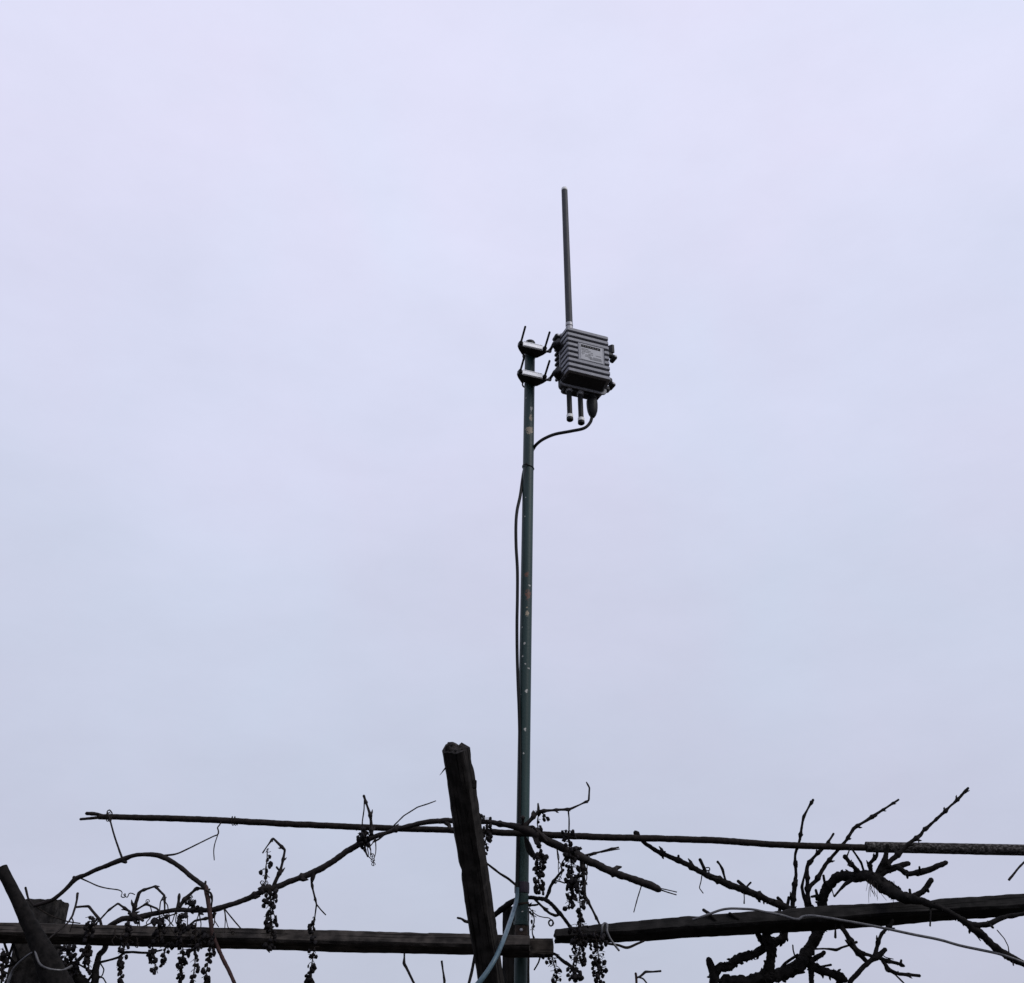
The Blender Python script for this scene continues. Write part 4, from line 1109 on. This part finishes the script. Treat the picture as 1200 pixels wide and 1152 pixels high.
# lower right cross of prunings
Hc = Cane([(996, 1156, 3), (997, 1150, 2.8), (1004, 1141, 2.8), (1011, 1133.5, 2.6), (1020, 1126, 2.8), (1027, 1122, 3.8), (1031, 1119.5, 3), (1037.8, 1112.3, 2.6)], 3.34, sharp=False, rough=.2, wave=0, mat=M['bark'], seg=9, shag=8)
Ht = thing('vine_cane', 'crossed pruned vine branches below the black beam at the lower right', 'vine', Hc.base)
Hc.part('stem', Ht)
for p in ([(1016, 1127, 2.6), (1005, 1115, 3.0), (998, 1107, 3.8), (995, 1101, 3), (991, 1094, 2.8), (986, 1086, 2.8), (984, 1078, 2.8)],
          [(1025, 1120, 2.8), (1027.5, 1110, 2.2), (1030, 1101, 2.0), (1033, 1094, 2.2), (1038, 1089.5, 1.8), (1043, 1085, 2.6), (1046, 1078, 2.2)],
          [(1026, 1122, 2.2), (1018, 1119, 1.8), (1009, 1117, 2.4)],
          [(1028, 1122, 2.4), (1040, 1126, 2.0), (1053, 1129, 1.8), (1056, 1130.5, 2.6), (1059.5, 1132, 1.6)], [(1055, 1130, 1.8), (1056, 1125, 1.2)],
          [(1034, 1125, 2), (1038, 1131, 2.2), (1040, 1136.5, 2.4), (1048, 1139, 2.0), (1054, 1141.5, 2.0), (1066, 1142.5, 1.6), (1078, 1143.5, 1.9)],
          [(1041, 1137, 1.2), (1049, 1142, 1.0), (1060, 1153, 1.0), (1075, 1168, 1)],
          [(1034, 1119, .6), (1038, 1122, .6), (1047, 1124, .5)]):
    shoot(Hc, Ht, p, 'shoot', sharp=True, nodes=.05 if max(q[2] for q in p) > 1.4 else 0, shag=4 if max(q[2] for q in p) > 2 else 0)
for pts, lb in (([(979, 1082, 1.2), (979, 1090, 1.1), (979, 1099, 1.5)], 'stubby little twig pointing down beneath the black beam'),
                ([(838.5, 1079, 2.0), (831, 1071, 2.0), (824, 1066.5, 2.0)], 'cut stub of a twig lying on the black beam, nearest its left end'),
                ([(866, 1078, 2), (860, 1073.5, 2), (855, 1070.5, 2)], 'second short cut stub on top of the black beam beneath the wire')):
    tw = Cane(pts, 3.32 if pts[0][0] != 979 else 3.34, sharp=True, rough=.15, wave=0, mat=M['bark'], seg=7)
    tag(tw.mb.build('vine_twig', M['bark'], None, 60), lb, 'twig', 'bare twigs')

# fine dry wisps under the arch
wisp = MB()
for i in range(26):
    x0, y0 = RND.uniform(1016, 1050), RND.uniform(1030, 1042)
    Yw = 3.33
    dx, dy = RND.uniform(-2, 8), RND.uniform(8, 22)
    P = [at(x0, y0, Yw), at(x0 + dx * .4 + RND.uniform(-2, 2), y0 + dy * .5, Yw - .01), at(x0 + dx + RND.uniform(-2, 2), y0 + dy, Yw)]
    Q, q = resample(P, [.0009, .0008, .0006], .006, False)
    tube(wisp, Q, q, 4)
w_ = wisp.xf(Matrix.Translation(-V.location)).build('wisps', M['tendril'], V)
w_['kind'] = 'stuff'

# ------------------------------------------------------------------ wires
yw = 3.285
wi = Cane([(812, 1078, 1.4, 3.30), (822, 1074.5, 1.4, 3.29), (833, 1070.5, 1.4, 3.29), (845, 1066.3, 1.4, 3.29), (856, 1064.7, 1.4, 3.29), (870, 1065, 1.4, 3.29), (884, 1066, 1.4, 3.285), (897, 1068.8, 1.4, 3.285), (909, 1071, 1.5, yw), (920, 1073.7, 1.5, yw), (930, 1076.8, 1.5, 3.28), (936.5, 1077, 1.5, 3.28), (941.5, 1074, 1.5, 3.28), (952, 1073.2, 1.5, 3.275), (970, 1075.6, 1.5, 3.27), (987.5, 1078.7, 1.5, 3.265), (1012, 1083, 1.5, 3.26), (1037.5, 1088, 1.5, 3.25), (1070, 1095, 1.6, 3.24), (1101, 1101.2, 1.6, 3.235), (1125, 1108, 1.6, 3.23), (1150, 1113.3, 1.6, 3.225), (1167, 1117, 1.5, 3.215), (1184, 1122, 1.4, 3.20), (1215, 1134, 1.4, 3.19)],
          3.28, sharp=False, rough=0, crook=0, wave=0, mat=M['wire'], seg=9, step=.005)
tag(wi.mb.build('support_wire', M['wire']), 'long thin grey wire strung over the black beam, sagging away to the right', 'wire')
lw = Cane([(704, 1100, 1.3, 3.29), (705.5, 1092, 1.3, 3.275), (706, 1085, 1.4, 3.275), (708.5, 1082, 1.4, 3.29), (711.5, 1084, 1.4, 3.275), (711.5, 1091, 1.4, 3.265), (714.5, 1099, 1.4, 3.265), (720, 1107, 1.3, 3.265), (725.5, 1114, 1.2, 3.265)], 3.28, sharp=False, rough=0, crook=0, wave=0, seg=8, step=.004, mat=M['wire'])
lt_ = thing('tie_wire', 'pale wire loop tied round the left end of the black beam', 'wire', lw.base)
lw.part('loop', lt_)
lw = Cane([(706.5, 1102, 1.3, 3.30), (711, 1105.5, 1.3, 3.30), (724, 1107.5, 1.4, 3.31), (735, 1110.5, 1.6, 3.32), (746.6, 1106, 1.4, 3.33), (755, 1102.5, 1.2, 3.33)], 3.3, sharp=False, rough=0, crook=0, wave=0, seg=8, step=.004, mat=M['tendril'])
lw.part('tail', lt_)
# wires looped round the leaning log
for pts, lb in (([(41, 1112, 1.2, 3.11), (43, 1121, 1.4, 3.10), (47, 1130, 1.4, 3.10), (56, 1135, 1.4, 3.10), (68, 1137, 1.4, 3.11), (76, 1136, 1.3, 3.13), (84, 1132, 1.4, 3.16)], 'grey wire hooked round the right side of the leaning log'),
                ([(40, 1115, 1.3, 3.11), (31, 1121, 1.4, 3.13), (22, 1129, 1.7, 3.15), (15, 1138, 1.8, 3.18), (10, 1150, 1.8, 3.18), (6, 1170, 1.8, 3.18)], 'grey wire falling to the left from the leaning log'),
                ([(27, 1080, .9, 3.15), (30, 1085, 1.0, 3.145), (29, 1089, 1.0, 3.14), (33, 1097, 1.0, 3.14)], 'tiny scrap of wire stuck on the leaning log above the beam edge')):
    w = Cane(pts, 3.15, sharp=False, rough=0, crook=0, wave=0, seg=8, step=.004, mat=M['wire'])
    tag(w.mb.build('tie_wire', M['wire']), lb, 'wire')

# ------------------------------------------------------------------ dried grape bunches
berry_meshes = []
for v in range(5):
    rb = random.Random(90 + v)
    vs, fs = [], []
    nr, nsg = 6, 8
    for i in range(1, nr):
        a = math.pi * i / nr
        for k in range(nsg):
            b_ = 2 * math.pi * k / nsg
            p = Vector((math.sin(a) * math.cos(b_), math.sin(a) * math.sin(b_), math.cos(a)))
            p *= 1 + .42 * noise.noise(p * 1.8 + Vector((v * 9, 0, 0)))
            p.z *= 1.12
            vs.append(p)
    vs += [Vector((0, 0, 1.02)), Vector((0, 0, -1.05))]
    for i in range(nr - 2):
        for k in range(nsg):
            j = (k + 1) % nsg
            fs.append([i * nsg + k, (i + 1) * nsg + k, (i + 1) * nsg + j, i * nsg + j])
    T, Bt = len(vs) - 2, len(vs) - 1
    for k in range(nsg):
        j = (k + 1) % nsg
        fs.append([T, k, j]); fs.append([Bt, (nr - 2) * nsg + j, (nr - 2) * nsg + k])
    berry_meshes.append(me('berry', vs, fs, M['berry']))


def bunch(path, width, count, Y, label, group='dried grape bunches left on the vine', rb=(1.7, 3.1), seed=0, bare=0, depth=1.0):
    """path: photograph points of the main stalk, top to bottom"""
    count, bare, width = max(3, int(count * (.95 if path[0][0] < 260 else .85))), bare + int(count * .25), width * 1.15
    rg = random.Random(seed + int(path[0][0] * 13 + path[0][1]))
    base = at(path[0][0], path[0][1], Y)
    r = thing('grape_bunch', label, 'grapes', base, group)
    mb = MB()
    u = unit(path[-1][1], Y)
    P = [at(p[0], p[1], Y) - base for p in path]
    Q, q = resample(P, [.75 * u] * len(P), .004, False)
    for i in range(1, len(Q)):
        Q[i] = Q[i] + noise.noise_vector((Q[i] + base) * 30) * .002
    tube(mb, Q, q, 5)
    placed = []
    for k in range(count + bare):
        for tries in range(12):
            f = rg.random()
            i = int(f * (len(Q) - 1))
            wv = width * u * (1.0 - .45 * f) * math.sqrt(rg.random())
            a = rg.uniform(0, 2 * math.pi)
            d = Vector((math.cos(a) * wv, math.sin(a) * wv * depth, -rg.uniform(.5, 4) * u))
            p = Q[i] + d
            if all((p - o_).length > 1.9 * rb[0] * u for o_ in placed):
                break
        placed.append(p)
        kn_ = Q[i] + Vector((d.x * .45, d.y * .45, rg.uniform(-.2, .5) * u * 3))
        tube(mb, [Q[i], kn_, p + Vector((0, 0, 1.5 * u))], [.45 * u, .4 * u, .38 * u], 4)
        if k < count:
            s = rg.uniform(*rb) * u * (.75 if rg.random() < .2 else 1)
            o = link('berry', rg.choice(berry_meshes), r, p, (rg.uniform(-.7, .7), rg.uniform(-.7, .7), rg.uniform(0, 6.28)))
            o.scale = (s * rg.uniform(.7, 1.15), s * rg.uniform(.7, 1.1), s * rg.uniform(.8, 1.35))
    mb.build('stalk', M['tendril'], r)
    return r


bunch([(313, 995), (313, 1005), (311, 1018), (311, 1036)], 8, 13, 3.36, 'small sparse dried grape bunch above the long cane under a bent twig', bare=10)
bunch([(316, 1042), (317, 1060), (318, 1085), (316, 1112)], 9, 62, 3.29, 'long narrow dark grape bunch hanging from the long cane over the left beam', bare=8)
bunch([(368, 1076), (367, 1088), (367, 1104)], 5, 13, 3.27, 'little grape cluster in front of the left beam, below the small side twig', bare=4)
bunch([(368, 1110), (367, 1122), (364, 1136), (360, 1150)], 6, 22, 3.28, 'thin grape bunch under the left beam, right of all the other left ones', bare=6)
bunch([(427, 970), (427, 979), (427, 992)], 10, 30, 3.36, 'compact grape cluster huddled where the long cane meets the rod', bare=10)
bunch([(564, 955), (570, 966), (570, 980), (566, 999)], 8, 36, 3.36, 'grape bunch tucked against the right side of the leaning post', bare=10)
bunch([(631, 951), (630, 966), (633, 982), (633, 1000)], 5, 12, 3.37, 'few scattered grapes on a thread just right of the pole at rod height', bare=8)
bunch([(632, 1000), (633, 1014), (631, 1030), (633, 1046)], 8, 58, 3.35, 'full tapering grape bunch hanging just to the right of the green pole', bare=4)
bunch([(666, 974), (667, 990), (668, 1006)], 8, 26, 3.33, 'grape cluster draped over the rod and cane, second from the pole', bare=8)
bunch([(668, 1004), (670, 1020), (671, 1040), (666, 1064)], 9, 56, 3.35, 'long loose grape bunch hanging between the pole and the black beam end', bare=12)
bunch([(679, 1022), (678, 1040), (680, 1060), (681, 1088)], 7, 48, 3.34, 'long thin grape bunch reaching down onto the left end of the black beam', bare=12)
bunch([(678, 1084), (680, 1100), (676, 1125), (673, 1150)], 13, 92, 3.24, 'densest grape bunch, hanging in front of the left end of the black beam', bare=12)
bunch([(697, 1092), (700, 1110), (702, 1130), (700, 1158)], 11, 76, 3.25, 'dense grape bunch under the black beam beside the pale wire loop', bare=14)
bunch([(646, 1118), (649, 1130), (652, 1145), (650, 1160)], 9, 18, 3.40, 'mostly bare grape stalks below the short brown block', bare=40, rb=(1.6, 2.4))
bunch([(624, 1066), (626, 1078), (624, 1090), (625, 1098)], 4, 7, 3.455, 'nearly bare grape stalk close to the pole collar', bare=14, rb=(1.5, 2.2))
bunch([(109, 1074), (106, 1086), (102, 1100)], 8, 28, 3.27, 'grape cluster in front of the left beam, closest to the leaning log', bare=6)
bunch([(78, 1108), (82, 1122), (86, 1142)], 11, 52, 3.30, 'broad grape bunch under the beam immediately right of the leaning log', bare=10)
bunch([(101, 1108), (103, 1122), (104, 1140)], 6, 24, 3.28, 'slim grape bunch between the broad one and the knotty stem', bare=6)
bunch([(148, 1082), (149, 1100), (143, 1120), (141, 1150)], 7, 34, 3.28, 'grape bunch on a long stalk that crosses the left beam', bare=8)
bunch([(187, 1074), (188, 1086), (185, 1104)], 9, 28, 3.27, 'roundish grape cluster lying against the left beam below two bent twigs', bare=8)
bunch([(178, 1106), (181, 1122), (182, 1142)], 6, 18, 3.29, 'small airy grape bunch below the left beam, under the roundish cluster', bare=6)
bunch([(196, 1106), (193, 1116), (192, 1130)], 7, 16, 3.30, 'short stubby grape cluster just under the left beam', bare=4)
bunch([(213, 1070), (212, 1084), (209, 1102)], 7, 24, 3.27, 'grape cluster hanging from the cane knot onto the left beam', bare=6)
bunch([(214, 1104), (214, 1124), (209, 1154)], 7, 30, 3.30, 'loose grape bunch under the left beam, leftmost of three side by side', bare=10)
bunch([(229, 1082), (229, 1104), (228, 1130), (225, 1158)], 7, 34, 3.28, 'long grape bunch crossing the left beam, middle of three side by side', bare=10)
bunch([(244, 1088), (246, 1112), (243, 1132), (238, 1158)], 7, 38, 3.29, 'grape bunch ending beside the drooping reddish cane, rightmost of three', bare=8)
bunch([(222, 1055), (227, 1057), (229, 1066)], 5, 10, 3.36, 'tiny grape remnant sitting on top of the long cane', bare=4)
bunch([(3, 1112), (4, 1126), (4, 1150)], 6, 22, 3.36, 'straggly grape bunch at the very left edge under the beam', bare=8)
bunch([(634, 952), (639, 957), (642, 962)], 3, 4, 3.37, 'three or four single grapes hanging under the bent shoot beside the pole', bare=2)

# shrivelled leaves
def leaf(path, w, Y, label):
    base = at(path[0][0], path[0][1], Y)
    u = unit(path[0][1], Y)
    vs, fs = [], []
    n_ = len(path)
    for i, p in enumerate(path):
        c_ = at(p[0], p[1], Y + .004 * math.sin(i)) - base
        ww = w * u * math.sin(math.pi * (i + .35) / (n_ + .1)) + .0006
        for k, a in enumerate((-1, -.5, 0, .5, 1)):
            vs.append(c_ + Vector((a * ww * .8, abs(a) * ww * .9, a * ww * .35 + .001 * math.sin(i * 3 + k))))
        for k, a in enumerate((1, .5, 0, -.5, -1)):
            vs.append(c_ + Vector((a * ww * .8, abs(a) * ww * .9 + .0008, a * ww * .35 + .001 * math.sin(i * 3 + 4 - k))))
    for i in range(n_ - 1):
        for k in range(10):
            j = (k + 1) % 10
            fs.append([i * 10 + k, i * 10 + j, (i + 1) * 10 + j, (i + 1) * 10 + k])
    fs.append(list(range(10))[::-1]); fs.append([(n_ - 1) * 10 + k for k in range(10)])
    o = link('dead_leaf', me('dead_leaf', vs, fs, M['bark'], 50), None, base)
    return tag(o, label, 'leaf')


leaf([(615, 980), (617, 985), (619, 990), (621, 996), (625, 1002), (628, 1006)], 4.5, 3.38, 'shrivelled dark leaf hanging from the cane in front of the pole')
leaf([(361, 1143), (360, 1148), (362, 1153), (365, 1158)], 7, 3.28, 'curled dark leaf at the foot of the thin grape bunch')
leaf([(243, 1146), (241, 1150), (240, 1156), (238, 1160)], 6, 3.28, 'curled dark leaf at the foot of the grapes beside the reddish cane')
